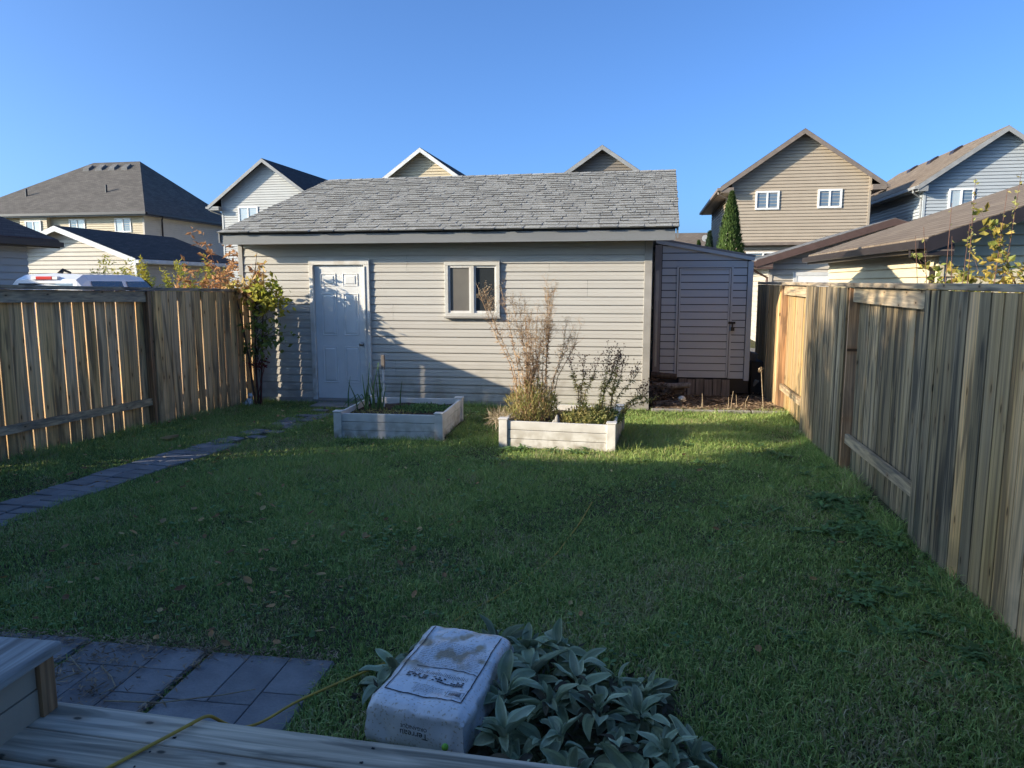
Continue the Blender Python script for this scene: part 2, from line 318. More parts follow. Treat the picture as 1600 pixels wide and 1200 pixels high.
# fence lines
def lfx(y): return -7.15+.163*y
def rfx(y): return 1.88+.054*y

# mulch corner beside the shed with loose chips
mulch=struct(MB.build((lambda b:(b.face([(.56,10.42,.006),(rfx(10.2)-.03,10.25,.006),(rfx(16)-.03,16,.006),(.56,16,.006)]),b)[1])(MB()),'mulch_bed',M['mulch']))
mb=MB()
for i in range(5200):
    x=rng.uniform(.6,2.42); y=10.42+abs(rng.gauss(0,.8))
    if y>13.4: continue
    L=rng.uniform(.012,.05); W=rng.uniform(.006,.016); a=rng.uniform(0,6.28); dx,dy=math.cos(a),math.sin(a); z=.008+rng.random()*.03+.03*noise.noise(Vector((x*2,y*2,0)))
    tz=rng.uniform(-.3,.3)*L
    mb.face([(x-dx*L-dy*W,y-dy*L+dx*W,z-tz),(x+dx*L-dy*W,y+dy*L+dx*W,z+tz),(x+dx*L+dy*W,y+dy*L-dx*W,z+tz+.003),(x-dx*L+dy*W,y-dy*L-dx*W,z-tz+.003)],rng.random())
tag(mb.build('wood_chips',M['chip']),'shredded wood chips covering the shaded corner before the small shed','wood chips',kind='stuff')
# concrete edging strip between lawn and mulch
e=thing('edging_strip','pale worn edging strip between the sunlit lawn and the mulch','edging',(.55,10.36,0))
mb=MB()
for i in range(4):
    x0=.03+i*.46; mb=MB(); mb.box(x0,x0+.445,-.035+rng.uniform(-.01,.01)-.012*i,.035-.012*i,0,.035+rng.uniform(0,.015)); bevel(mb.build('concrete_block',M['concrete'],e),.008)

# ------------------------------------------------------------------ lapped siding
def laps(mb, xl, xr, z0, z1, h, t=.014, sgn=-1, y=0., plane='xz', z_base=None, gf=.11):
    """lapped courses between z0 and z1; xl(z), xr(z) give the sides; face looks to sgn along the normal"""
    zb = z0 if z_base is None else z_base
    k=math.floor((z0-zb)/h)
    z=zb+k*h
    def P(u,w,o): return (u,y+sgn*o,w) if plane=='xz' else (y+sgn*o,u,w)
    flip=(sgn>0)!=(plane!='xz')
    while z<z1-1e-4:
        a=max(z,z0); b=min(z+h,z1)
        la,ra,lb,rb=xl(a),xr(a),xl(b),xr(b)
        if ra-la<.01 and rb-lb<.01: z+=h; continue
        if ra<la: la=ra=(la+ra)/2
        if rb<lb: lb=rb=(lb+rb)/2
        g=min(h*(.20 if t>.016 else gf),(b-a)*.4); fr=(b-g-a)/(b-a); lm,rm=la+(lb-la)*fr,ra+(rb-ra)*fr
        F=[[P(la,a,t),P(ra,a,t),P(rm,b-g,t*.55),P(lm,b-g,t*.55)],[P(lm,b-g,t*.55),P(rm,b-g,t*.55),P(rm,b-g,-t*.3),P(lm,b-g,-t*.3)],
           [P(lm,b-g,-t*.3),P(rm,b-g,-t*.3),P(rb,b,-t*.3),P(lb,b,-t*.3)],[P(la,a,-t*.3),P(ra,a,-t*.3),P(ra,a,t),P(la,a,t)]]
        for q in F: mb.face(q[::-1] if flip else q)
        z+=h

# ------------------------------------------------------------------ background houses
def window_part(parent, x0,x1,z0,z1, y=-.03, fm='white_paint', pm='pane', leaves=2, plane='xz', fw=.07):
    f=MB(); yy0,yy1=y-.035,y+.04
    f.box(x0,x1,yy0,yy1,z0,z0+fw); f.box(x0,x1,yy0,yy1,z1-fw,z1); f.box(x0,x0+fw,yy0+.001,yy1,z0+fw,z1-fw); f.box(x1-fw,x1,yy0+.001,yy1,z0+fw,z1-fw)
    o=f.build('window',M[fm],parent)
    n=leaves; w=(x1-x0-2*fw)/n
    if n>1:
        for i in range(1,n):
            g=MB(); xx=x0+fw+w*i; g.box(xx-fw*.45,xx+fw*.45,yy0+.004,yy1,z0+fw,z1-fw); g.build('mullion',M[fm],o)
    for i in range(n):
        a=x0+fw+w*i+(fw*.45 if i>0 else 0); b=x0+fw+w*(i+1)-(fw*.45 if i<n-1 else 0)
        g=MB(); g.face([(a,y+.002,z0+fw),(b,y+.002,z0+fw),(b,y+.002,z1-fw),(a,y+.002,z1-fw)])
        g.build('pane',M[pm if not isinstance(pm,(list,tuple)) else pm[i%len(pm)]],o)
    return o
def gable_house(name,label,cat,loc,rotz,w,depth,eave,pitch,oh,sid,roofm,fasm,wins=(),rake_oh=.4,course=.13,group=None,soffit='f_dark',peak_dx=0,gut=True,fh=.16,rt=.05):
    """gable front looks to -y; local origin at the front left foot of the wall"""
    t=thing(name,label,cat,loc,rotz,group)
    pk=eave+pitch*(w/2+oh)         # roof underside apex
    ze=eave                         # at outer overhang edge
    wall_top=eave+pitch*oh
    f=MB()
    laps(f,lambda z:0 if z<=wall_top else (z-wall_top)/pitch, lambda z:w if z<=wall_top else w-(z-wall_top)/pitch, 0,pk-.01,course,.030,-1,0)
    f.build('front_wall',M[sid],t)
    s=MB(); laps(s,lambda z:0,lambda z:depth,0,wall_top-.01,course,.030,-1,0,'yz'); s.build('side_wall',M[sid],t)
    s=MB(); laps(s,lambda z:0,lambda z:depth,0,wall_top-.01,course,.030,1,w,'yz'); s.build('side_wall',M[sid],t)
    s=MB(); s.prism([(0,0),(w,0),(w,wall_top-.01),(w/2,pk-.01),(0,wall_top-.01)],depth-.02,depth); s.build('back_wall',M[sid],t)
    for xx in (0,w):
        c=MB(); c.box(xx-.045,xx+.045,-.045,.045,0,wall_top-.02); c.build('corner_trim',M['f_white'] if fasm=='f_white' else M[sid],t)
    # roof slabs
    ya,yb=-rake_oh,depth+rake_oh
    for sg in (0,1):
        x0=-oh if sg==0 else w+oh; xm=w/2
        r=MB(); r.hexa([(x0,ya,ze),(xm,ya,pk),(xm,yb,pk),(x0,yb,ze),(x0,ya,ze+rt),(xm,ya,pk+rt),(xm,yb,pk+rt),(x0,yb,ze+rt)] if sg==0 else
               [(xm,ya,pk),(x0,ya,ze),(x0,yb,ze),(xm,yb,pk),(xm,ya,pk+rt),(x0,ya,ze+rt),(x0,yb,ze+rt),(xm,yb,pk+rt)])
        ro=r.build('roof',M[roofm],t)
        # rake fascia front (prism in xz), eave fascia + gutter
        fa=MB()
        for (y0,y1) in ((ya-.025,ya-.002),(yb+.002,yb+.025)):
            pts=[(x0,ze-fh),(x0,ze+rt*.7),(xm,pk+rt*.7),(xm,pk-fh)]
            if sg: pts=pts[::-1]
            fa.prism(pts,y0,y1)
        xo0,xo1=(x0-.02,x0-.001) if sg==0 else (x0+.001,x0+.02)
        fa.box(xo0,xo1,ya-.025,yb+.025,ze-fh,ze+rt*.3)
        fa.build('fascia',M[fasm],t)
        so=MB()
        xw=0 if sg==0 else w
        so.box(min(x0,xw),max(x0,xw),ya,yb,ze-fh*.9,ze-fh*.8)
        zz=fh*.85
        so.face([(x0,ya,ze-.02),(x0,-.001,ze-.02),(xm,-.001,pk-.02),(xm,ya,pk-.02)])
        so.build('soffit',M[soffit],t)
        if gut:
            g=MB(); gx0,gx1=(x0-.14,x0-.022) if sg==0 else (x0+.022,x0+.14)
            g.box(gx0,gx1,ya-.02,yb+.02,ze-.13,ze-.02); g.build('gutter',M[fasm],t)
            d=MB(); gx=(gx0+gx1)/2; wx=-.07 if sg==0 else w+.07
            d.tube([(gx,-.05,ze-.13),(gx,-.05,ze-.22),(wx,.1,ze-.45),(wx,.1,.3)],.04,6); d.build('downspout',M[fasm],t)
        # boxed return at the eave
        bx=MB(); 
        bx.box(min(x0,xw)+.003,max(x0,xw)-.003,ya+.003,-.003,ze-fh-.05,ze-.01); bx.build('eave_return',M[fasm],t)
    for a in wins: window_part(t,*a)
    return t
HR=R(-2.6)
# centre right: tan house
t=gable_house('house','two-storey tan-sided gabled house with two bright white windows, behind the small shed','house',(4.83,31.5,0),HR,5.25,9.6,5.72,.69,.5,'tan_s','r_dark','f_taupe',
   wins=[(.9,1.83,4.84,5.58,-.03),(3.3,4.22,4.86,5.6,-.03),(.62,1.98,2.0,3.15,-.03,'white_paint',('pane','pane_dark'))],soffit='f_taupe')
d=MB(); d.box(-.02,5.2,-.30,-.02,3.4,3.52); d.build('trim_band',M['f_taupe'],t)
d=MB(); d.box(2.3,2.42,-.16,-.02,2.95,3.14); d.build('wall_lamp',M['white_paint'],t)
# far right: light grey house
t=gable_house('house','light grey-blue sided house with long brown roof, at the right edge','house',(12.02,31,0),HR,5.25,11.4,5.6,.70,.35,'blue_s','r_brown','f_grey',
   wins=[(.86,1.78,4.72,5.5,-.03,'white_paint',('curtain','pane'))],soffit='f_grey')
for y in (3.,5.6,8.2):
    v=MB(); zc=5.6+.7*(5.25/2+.35)-.12; v.hexa([(2.0,y,zc-.30),(2.4,y,zc-.05),(2.4,y+.45,zc-.05),(2.0,y+.45,zc-.30),(2.05,y,zc-.12),(2.35,y,zc+.08),(2.35,y+.45,zc+.08),(2.05,y+.45,zc-.12)]); v.build('roof_vent',M['f_dark'],t)
# two gable peaks over the garage ridge
gable_house('house','dark grey-brown gable peak showing above the right half of the garage ridge','house',(-3.13,34,0),HR,5.2,10,5.83,.68,.45,'brown_s','r_taupe','f_grey',wins=[(1.,2.,4.4,5.2)],soffit='f_grey')
gable_house('house','tan gable peak with bright white fascia above the middle of the garage ridge','house',(-11.43,34,0),HR,5.2,10,5.83,.71,.45,'beige_s','r_dark','f_white',wins=[(1.,2.,4.4,5.2)],soffit='f_white')
# white gabled house left of the garage roof
gable_house('house','pale grey gabled house with black roof, just left of the garage roof','house',(-21.15,38,0),HR,5.3,11,6.02,.73,.62,'white_s','r_dark','f_grey',
   wins=[(.95,2.1,5.15,6.0,-.03,'white_paint',('curtain','curtain'))],soffit='f_dark')
# hip-roof duplex
t=thing('duplex_house','wide beige duplex with a large dark hip roof, at the far left','house',(-27.9,41,0),HR)
W,D,EV=12.6,9.6,5.95
s=MB(); laps(s,lambda z:-W,lambda z:0,0,EV,.13,.030,-1,0); s.build('front_wall',M['beige_s'],t)
s=MB(); laps(s,lambda z:0,lambda z:D,0,EV,.13,.030,1,0,'yz'); s.build('side_wall',M['far_s'],t)
s=MB(); laps(s,lambda z:0,lambda z:D,0,EV,.13,.030,-1,-W,'yz'); s.build('side_wall',M['beige_s'],t)
s=MB(); s.box(-W,0,D-.02,D,0,EV); s.build('back_wall',M['beige_s'],t)
o=.5; x0,x1,y0,y1=-W-o,o,-o,D+o; rx0,rx1,ry,rz=-7.1,-3.6,D/2,9.95; z0=6.1
s=MB(); A=[(x0,y0,z0),(x1,y0,z0),(x1,y1,z0),(x0,y1,z0)]; r1,r2=(rx0,ry,rz),(rx1,ry,rz)
s.face([A[0],A[1],r2,r1]); s.face([A[1],A[2],r2]); s.face([A[2],A[3],r1,r2]); s.face([A[3],A[0],r1]); s.face(A[::-1]); s.build('roof',M['r_taupe'],t)
s=MB(); s.box(x0-.02,x1+.02,y0-.02,y0,z0-.22,z0+.02); s.box(x1,x1+.02,y0,y1,z0-.22,z0+.02); s.box(x0-.1,x1+.1,y0-.14,y0-.022,z0-.14,z0); s.box(x1+.022,x1+.14,y0,y1,z0-.14,z0); s.build('gutter',M['f_dark'],t)
s=MB(); s.box(x0,x1,y0,y1,z0-.2,z0-.17); s.build('soffit',M['f_taupe'],t)
s=MB(); s.tube([(.9-.3,1.0,z0-.15),(.5,1.0,z0-.35),(.07,1.6,z0-.6),(.07,1.6,.3)],.05,6); s.build('downspout',M['f_dark'],t)
s=MB(); s.box(-.06,.06,-.06,.06,0,EV); s.build('corner_trim',M['far_s'],t)
for k in range(4):
    s=MB(); xx=rx0-.1+k*.95; s.hexa([(xx,ry-.95,rz-.70),(xx+.5,ry-.95,rz-.70),(xx+.5,ry-.45,rz-.35),(xx,ry-.45,rz-.35),(xx+.05,ry-.9,rz-.50),(xx+.45,ry-.9,rz-.50),(xx+.45,ry-.5,rz-.22),(xx+.05,ry-.5,rz-.22)]); s.build('roof_vent',M['r_grey'],t)
for xx,yy in ((-9.2,1.3),(-3.6,1.5)):
    zz=z0+(yy+.5)/(ry+.5)*(rz-z0); s=MB(); s.tube([(xx,yy,zz-.1),(xx,yy,zz+.45)],.06,8); s.build('vent_pipe',M['black'],t)
window_part(t,-1.95,-.85,4.95,5.8,pm=('curtain','pane')); window_part(t,-5.1,-4.0,4.95,5.8,pm=('pane','curtain')); window_part(t,-7.9,-6.8,4.85,5.7,y=-.35,pm=('pane','curtain'))
s=MB(); laps(s,lambda z:-8.3,lambda z:-6.4,4.2,EV-.05,.13,.030,-1,-.3); s.box(-8.3,-6.4,-.29,-.02,4.2,EV-.05); s.build('bump_out',M['beige_s'],t)
# another roof beyond the duplex
gable_house('house','dark roof corner just visible beyond the duplex at the left edge','house',(-62,60,0),HR,14,10,7.2,.22,.4,'brown_s','r_dark','f_dark',gut=False)
# far low roof with dish right of the garage
t=gable_house('house','distant brown roof seen between the garage and the arborvitae','house',(5.0,60,0),R(87),9,12,4.6,.30,.3,'brown_s','r_brown','f_taupe',gut=False)
t.location=(12.0,58,0)
s=MB(); s.tube([(0,0,0),(0,-.05,.06),(0,-.08,.1)],[.04,.22,.25],12); ds=s.build('satellite_dish',M['f_white']); 
tag(ds,'small round satellite dish on the distant brown roof','dish'); ds.location=(6.9,57.4,5.35); ds.rotation_euler=(R(70),0,0)
# left: gabled garage
gable_house('garage','ivory garage with white rake boards and dark roof, behind the white truck','garage',(-23.6,25.5,0),HR,6.0,6.2,2.72,.37,.3,'far_s','r_dark','f_white',course=.16,soffit='f_white')
# far left brown-roofed garage
gable_house('garage','white-walled garage with dark brown roof cut by the left edge','garage',(-20.2,8.6,0),HR,6.4,7.1,2.8,.37,.5,'white_s','r_redbrown','f_dark',course=.16)
# mid right garage, far side of alley
t=gable_house('garage','cream garage with red-brown fascia below the tan house','garage',(4.5,21.9,0),HR,6.2,6.6,2.45,.31,.45,'far_s','r_grey','f_red',course=.16,soffit='f_taupe')
s=MB(); s.box(.72,3.5,-.06,-.02,0,2.05); s.build('overhead_door',M['white_paint'],t)
s=MB(); s.box(.62,.72,-.07,-.02,0,2.05); s.box(3.5,3.6,-.07,-.02,0,2.05); s.box(.62,3.6,-.072,-.02,2.052,2.15); s.build('door_frame',M['f_white'],t)
# right neighbour garage
t=gable_house('garage','cream garage with brown shingle roof directly beyond the right fence','garage',(5.1,12.35,0),R(-.2),8.6,6.0,2.46,.345,.38,'cream_s','r_brown','f_dark',course=.16,soffit='f_taupe',fh=.18,rake_oh=.45)

# ------------------------------------------------------------------ houses behind the camera (they cast the yard's shade)
def plain_house(label, x0,x1,y0,y1,ev,pk):
    t=thing('house',label,'house',(x0,y0,0)); w=x1-x0; d=y1-y0
    for pl in range(4):
        s=MB()
        if pl==0: laps(s,lambda z:0,lambda z:w,0,ev,.2,.018,1,d)
        if pl==1: laps(s,lambda z:0,lambda z:w,0,ev,.2,.018,-1,0)
        if pl==2: laps(s,lambda z:0,lambda z:d,0,ev,.2,.018,-1,0,'yz')
        if pl==3: laps(s,lambda z:0,lambda z:d,0,ev,.2,.018,1,w,'yz')
        s.build('wall',M['siding'],t)
    s=MB(); o=.4; s.prism([(-o,ev),(d+o,ev),(d+o,ev+.15),(d/2,pk),(-o,ev+.15)],-o,w+o,'x'); s.build('roof',M['r_dark'],t)
plain_house('own house behind the deck, out of view',-5.2,2.2,-15,-5.4,5.6,8.2)
plain_house('neighbouring house to the left, out of view',-22.2,-6.6,-13,-1.6,6.95,9.4)

# ------------------------------------------------------------------ own garage
G=thing('garage','taupe-sided single garage with grey shingle roof filling the back of the yard','garage',(-2.5,10.5,0))
GO=Vector((2.5,-10.5,0))
def gl(x,y,z): return (x+2.5,y-10.5,z)
X0,X1=-5.6,.54; H0=.1189; ZB=.075
# openings: door and window
holes=[(-4.50,-3.565,0,2.155),(-2.43,-1.605,1.32,2.125)]
seams={3:(-3.2,),4:(-3.2,),6:(-.55,),7:(-.55,),10:(-3.22,),11:(-3.22,),13:(-.35,),14:(-.35,),1:(-1.9,),2:(-1.9,),16:(-3.0,-.9),17:(-3.0,),9:(-5.0,)}
k=0; z=ZB
while z<2.40:
    z1=min(z+H0,2.42); iv=[(X0+.04,X1-.09)]
    for (a,b,c,d) in holes:
        if z1>c+.02 and z<d-.02:
            iv=[q for (p0,p1) in iv for q in ((p0,min(a,p1)),(max(b,p0),p1)) if q[1]-q[0]>.02]
    pieces=[(q,z,z1) for q in iv]
    for (a,b,c,d) in holes:
        if z<d-.02<z1 and z1-d>.01: pieces.append(((a,b),d,z1))
        if z<c<z1 and c+.02>z and z1>c+.02: pieces.append(((a,b),z,c))
    for sm in seams.get(k,()):
        iv=[q for (p0,p1) in iv for q in ([(p0,sm-.0015),(sm+.0015,p1)] if p0<sm<p1 else [(p0,p1)])]
    for (a,b),z,z1 in [(q,z,z1) for q in iv]+[p for p in pieces if p[0] not in iv and (p[1]>z or p[2]<z1)]:
        s=MB(); t_=.019; n=max(2,int((b-a)/.35)+1); wav=[rng.uniform(-.0012,.0012) for _ in range(n+1)]
        prof=[(t_,z),(t_+.001,z+.012),(t_*.80,z+.045),(t_*.50,z+.049),(t_*.35,z1),(0,z1)]
        # Dutch-lap free, plain lap: bottom return, face, small lock
        zm=(z+z1)/2; prof=[(-.004,z),(t_,z),(t_*1.02,z+.012),(t_*.80,zm),(t_*.90,zm+.005),(t_*.55,z1-.013),(-.004,z1-.013),(-.004,z1)]
        for i in range(n):
            xa=a+(b-a)*i/n; xb=a+(b-a)*(i+1)/n
            for j in range(7):
                (o0,w0),(o1,w1)=prof[j],prof[j+1]
                s.face([gl(xa,10.5-o0-wav[i],w0),gl(xb,10.5-o0-wav[i+1],w0),gl(xb,10.5-o1-wav[i+1],w1),gl(xa,10.5-o1-wav[i],w1)])
        for xa in (a,b):
            s.face([gl(xa,10.5,z),gl(xa,10.5-t_,z),gl(xa,10.5,z1)])
        s.build('siding_board',M['siding'],G)
    k+=1; z=ZB+H0*k
# backing, other walls
GD=16.7
s=MB(); s.box(*(X0+2.5+.02,X1+2.5-.02),.006,.05,0,2.42); s.build('wall_sheathing',M['black'],G)
s=MB(); laps(s,lambda z:0,lambda z:6.2,0,2.45,H0,.014,1,X1+2.5,'yz'); s.build('side_wall',M['siding'],G)
s=MB(); laps(s,lambda z:0,lambda z:6.2,0,2.45,H0,.014,-1,X0+2.5,'yz'); s.build('side_wall',M['siding'],G)
s=MB(); laps(s,lambda z:X0+2.5,lambda z:X1+2.5,0,2.45,H0,.014,1,6.2); s.build('back_wall',M['siding'],G)
s=MB(); s.box(X0+2.5,X1+2.5,-.028,-.001,0,.072); s.build('sill_board',M['siding_trim'],G)
for (xa,xb) in ((X0-.02,X0+.05),(X1-.095,X1+.012)):
    s=MB(); s.box(xa+2.5,xb+2.5,-.03,.06,.0,2.40); bevel(s.build('corner_trim',M['siding_trim'],G),.004)
# roof geometry (slightly out of square, as in the photo)
EL=Vector((-5.72,10.14,2.545)); ER=Vector((.85,10.14,2.565)); RL=Vector((-5.34,13.5,3.745)); RR=Vector((1.05,13.5,3.80))
def RP(u,v,n=0):
    p=(EL*(1-u)+ER*u)*(1-v)+(RL*(1-u)+RR*u)*v
    nn=(ER-EL).cross(RL-EL).normalized(); p=p+nn*n+GO; return tuple(p)
s=MB(); s.hexa([RP(0,0,-.03),RP(1,0,-.03),RP(1,1,-.03),RP(0,1,-.03),RP(0,0,-.002),RP(1,0,-.002),RP(1,1,-.002),RP(0,1,-.002)]); s.build('roof_deck',M['black'],G)
# back slope
bl=Vector((-5.0,16.95,2.55))+GO; br=Vector((1.2,16.95,2.57))+GO; ra,rb=Vector(RP(0,1,0)),Vector(RP(1,1,0))
s=MB(); dn=Vector((0,0,-.03)); s.hexa([ra+dn,rb+dn,br+dn,bl+dn,ra,rb,br,bl]); s.build('back_slope',M['r_grey'],G)
for pp in ((RP(1,0,-.03),RP(1,1,-.03),br),(RP(0,0,-.03),RP(0,1,-.03),bl)):
    a,b,c=[Vector(q) for q in pp]; s=MB(); xx=(X1 if pp[0][0]>0 else X0)+2.5
    s.face([(xx,0,2.42),(xx,6.2,2.42),(xx,3.0,3.62)]); s.face([(xx,3.0,3.62),(xx,6.2,2.42),(xx,0,2.42)]); s.build('gable_wall',M['siding'],G)
    s=MB(); sg=1 if pp[0][0]>0 else -1
    for p,q in ((a,b),(b,c)):
        s.hexa([p+Vector((0,0,-.12)),p+Vector((sg*.02,0,-.12)),q+Vector((sg*.02,0,-.12)),q+Vector((0,0,-.12)),p+Vector((0,0,.03)),p+Vector((sg*.02,0,.03)),q+Vector((sg*.02,0,.03)),q+Vector((0,0,.03))])
    s.build('rake_board',M['fascia'],G)
# fascia in two lengths with a lapped joint, drip edge, soffit
for (xa,xb,dy) in ((-5.71,-1.35,0),(-1.42,.83,-.004)):
    s=MB(); n=14
    for i in range(n):
        a=xa+(xb-xa)*i/n; b=xa+(xb-xa)*(i+1)/n
        w=lambda x: .003*noise.noise(Vector((x*2.1,3,0)))
        za=2.372+.012*(a+5.7)/6.5; zt=2.512+.02*(a+5.7)/6.5; zb_=2.372+.012*(b+5.7)/6.5; ztb=2.512+.02*(b+5.7)/6.5
        s.hexa([gl(a,10.165+dy+w(a),za),gl(b,10.165+dy+w(b),zb_),gl(b,10.19,zb_),gl(a,10.19,za),gl(a,10.17+dy+w(a),zt),gl(b,10.17+dy+w(b),ztb),gl(b,10.19,ztb),gl(a,10.19,zt)])
    s.build('fascia_board',M['fascia'],G)
s=MB(); s.hexa([gl(-5.7,10.17,2.512),gl(.83,10.17,2.532),gl(.83,10.24,2.532),gl(-5.7,10.24,2.512),gl(-5.7,10.155,2.542),gl(.83,10.155,2.562),gl(.83,10.24,2.59),gl(-5.7,10.24,2.57)]); s.build('drip_edge',M['black'],G)
s=MB(); s.box(X0-.1+2.5,.83+2.5,-.31,.0,2.405,2.415); s.build('soffit',M['f_dark'],G)  # soffit colour darkened to deepen the shade under the eave
# shingles: courses from the eave upward; the 300 nearest are objects
SL=(RL-EL).length; NC=25; ex=SL/NC; WID=(ER-EL).length
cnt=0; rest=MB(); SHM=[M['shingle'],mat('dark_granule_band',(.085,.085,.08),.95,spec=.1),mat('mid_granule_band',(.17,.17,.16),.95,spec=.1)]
nvec=Vector((0,0,1))
for r in range(NC):
    v0=r/NC-(.006 if r==0 else 0); u=-.004; v1=min((r+1)/NC+.012,1.0)
    first=True
    while u<1.003:
        wd=rng.choice((.11,.14,.17,.2,.24))/WID*rng.uniform(.9,1.1)
        if first: wd*=rng.uniform(.3,1); first=False
        ub=min(u+wd,1.005)
        proud=rng.random()<.5
        tk=.0165 if proud else .010
        va=v0-(0.0 if not proud else .0035)+rng.uniform(-.0008,.0008)
        g=.0004; skew=rng.uniform(-.002,.002)
        tt=min(1,max(0,rng.gauss(.5,.16)))
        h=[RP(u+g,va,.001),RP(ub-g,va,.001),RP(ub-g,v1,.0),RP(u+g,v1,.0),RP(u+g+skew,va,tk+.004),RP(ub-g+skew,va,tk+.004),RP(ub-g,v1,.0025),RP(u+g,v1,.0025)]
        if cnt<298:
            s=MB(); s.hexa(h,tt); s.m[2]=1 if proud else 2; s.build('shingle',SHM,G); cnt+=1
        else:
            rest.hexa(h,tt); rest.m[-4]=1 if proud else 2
        u=ub
rest.build('shingle_courses',SHM,G)['kind']='stuff'
cp=MB(); nr=30
for i in range(nr):
    u0=i/nr; u1=(i+1)/nr+.004
    a,b=Vector(RP(u0,1,.012)),Vector(RP(min(u1,1.004),1,.018)); f=Vector((0,-.13,-.045)); k_=Vector((0,.13,-.05))
    cp.face([a+f,b+f,b,a],rng.random()); cp.face([a,b,b+k_,a+k_],rng.random()); cp.face([a+f,a,a+k_],.4)
cp.build('ridge_cap',M['shingle'],G)
# man door
dr=MB(); dr.box(-4.425+2.5,-3.655+2.5,-.012,.03,.075,2.075); D_=dr.build('door',M['white_paint'],G)
fr=MB()
fr.box(-4.50+2.5,-4.43+2.5,-.05,.02,.02,2.08); fr.box(-3.65+2.5,-3.565+2.5,-.05,.02,.02,2.08); fr.box(-4.50+2.5,-3.565+2.5,-.051,.02,2.081,2.155)
fr.box(-4.455+2.5,-4.43+2.5,-.062,-.05,.02,2.06); fr.box(-3.65+2.5,-3.625+2.5,-.062,-.05,.02,2.06)
bevel(fr.build('door_frame',M['white_dirty'],G),.005)
th=MB(); th.box(-4.50+2.5,-3.56+2.5,-.09,.0,.0,.055); th.build('threshold',M['concrete'],G)
def panel(xc,w,z0,z1):
    s=MB(); x0,x1=xc-w/2+2.5,xc+w/2+2.5; y=-.0125
    # recessed-look moulding ring: outer ridge, groove, raised field
    def ring(i0,o0,i1,o1):
        a=[(x0+i0,z0+i0),(x1-i0,z0+i0),(x1-i0,z1-i0),(x0+i0,z1-i0)]; b=[(x0+i1,z0+i1),(x1-i1,z0+i1),(x1-i1,z1-i1),(x0+i1,z1-i1)]
        for q in range(4):
            p=(q+1)%4; s.face([(a[q][0],y-o0,a[q][1]),(a[p][0],y-o0,a[p][1]),(b[p][0],y-o1,b[p][1]),(b[q][0],y-o1,b[q][1])])
    ring(0,0,.008,.010); ring(.008,.010,.018,.002); ring(.018,.002,.030,.003); ring(.030,.003,.044,.012)
    i=.044; s.face([(x0+i,y-.012,z0+i),(x1-i,y-.012,z0+i),(x1-i,y-.012,z1-i),(x0+i,y-.012,z1-i)])
    s.build('door_panel',M['white_paint'],D_)
for xc in (-4.21,-3.87):
    panel(xc,.235,1.765,1.955); panel(xc,.235,1.03,1.66); panel(xc,.235,.31,.87)
s=MB(); s.tube([(-3.715+2.5,-.012,.905),(-3.715+2.5,-.02,.905)],.033,12); s.tube([(-3.715+2.5,-.02,.905),(-3.715+2.5,-.045,.905),(-3.715+2.5,-.05,.905),(-3.715+2.5,-.075,.905),(-3.715+2.5,-.08,.905)],[.012,.012,.026,.028,.014],12); s.build('door_knob',M['chrome'],D_,smooth=True)
# window
wf=MB(); a,b,c,d=-2.425+2.5,-1.61+2.5,1.325,2.12; fw=.055
for bx in ((a,b,-.055,.02,c,c+fw),(a,b,-.055,.02,d-fw,d),(a,a+fw,-.054,.02,c+fw,d-fw),(b-fw,b,-.054,.02,c+fw,d-fw)): wf.box(*bx)
W_=bevel(wf.build('window',M['frame'],G),.004)
m_=(a+b)/2; s=MB(); s.box(m_-.02,m_+.025,-.047,.01,c+fw,d-fw); s.build('mullion',M['frame'],W_)
for x0_,x1_,mm,fy in ((a+fw,m_-.02,'pane_screen',-.03),(m_+.025,b-fw,'pane_dark',-.018)):
    s=MB(); 
    for bx in ((x0_,x1_,fy-.01,.01,c+fw,c+fw+.03),(x0_,x1_,fy-.01,.01,d-fw-.03,d-fw),(x0_,x0_+.025,fy-.009,.01,c+fw+.03,d-fw-.03),(x1_-.025,x1_,fy-.009,.01,c+fw+.03,d-fw-.03)): s.box(*bx)
    s.build('sash',M['white_dirty'],W_)
    s=MB(); s.face([(x0_,fy+.006,c+fw),(x1_,fy+.006,c+fw),(x1_,fy+.006,d-fw),(x0_,fy+.006,d-fw)]); s.build('pane',M[mm],W_)
s=MB(); s.box(a-.01,b+.01,-.075,-.02,c-.022,c-.002); s.build('window_sill',M['siding_trim'],W_)

# ------------------------------------------------------------------ small shed
S=thing('shed','small grey lean-to shed with clad door between garage and right fence','shed',(.70,12.0,0))
sx0,sx1=0.03,1.47; zb=.29
def stop(x): return 2.50-(x)*.185
DX0,DX1,DZ1=.36,1.165,2.06
z=zb
while z<2.5:
    z1=z+.118
    segs=[(sx0+.06,DX0-.035,z),(DX1+.035,sx1-.06,z)] if z<DZ1 else [(sx0+.06,sx1-.06,z)]
    if z<DZ1+.022<z1: segs.append((DX0-.035,DX1+.035,DZ1+.023))
    for (p,q,z) in segs:
        # clip to sloping roof
        if stop(p)<=z+.01: continue
        q2=q if stop(q)>z+.01 else (2.50-z)/.185
        if z<DZ1<z1 and False: pass
        s=MB(); zt=lambda x: min(z1,stop(x)-.002)
        n=6
        for i in range(n):
            xa=p+(q2-p)*i/n; xb=p+(q2-p)*(i+1)/n
            if zt(xa)<=z or zt(xb)<=z: continue
            s.face([(xa,-.018,z),(xb,-.018,z),(xb,-.010,zt(xb)-.013),(xa,-.010,zt(xa)-.013)]); s.face([(xa,.001,z),(xb,.001,z),(xb,-.018,z),(xa,-.018,z)]); s.face([(xa,-.010,zt(xa)-.013),(xb,-.010,zt(xb)-.013),(xb,.001,zt(xb)-.013),(xa,.001,zt(xa)-.013)])
        if s.f: s.build('siding_board',M['shed_siding'],S)
    z=z1
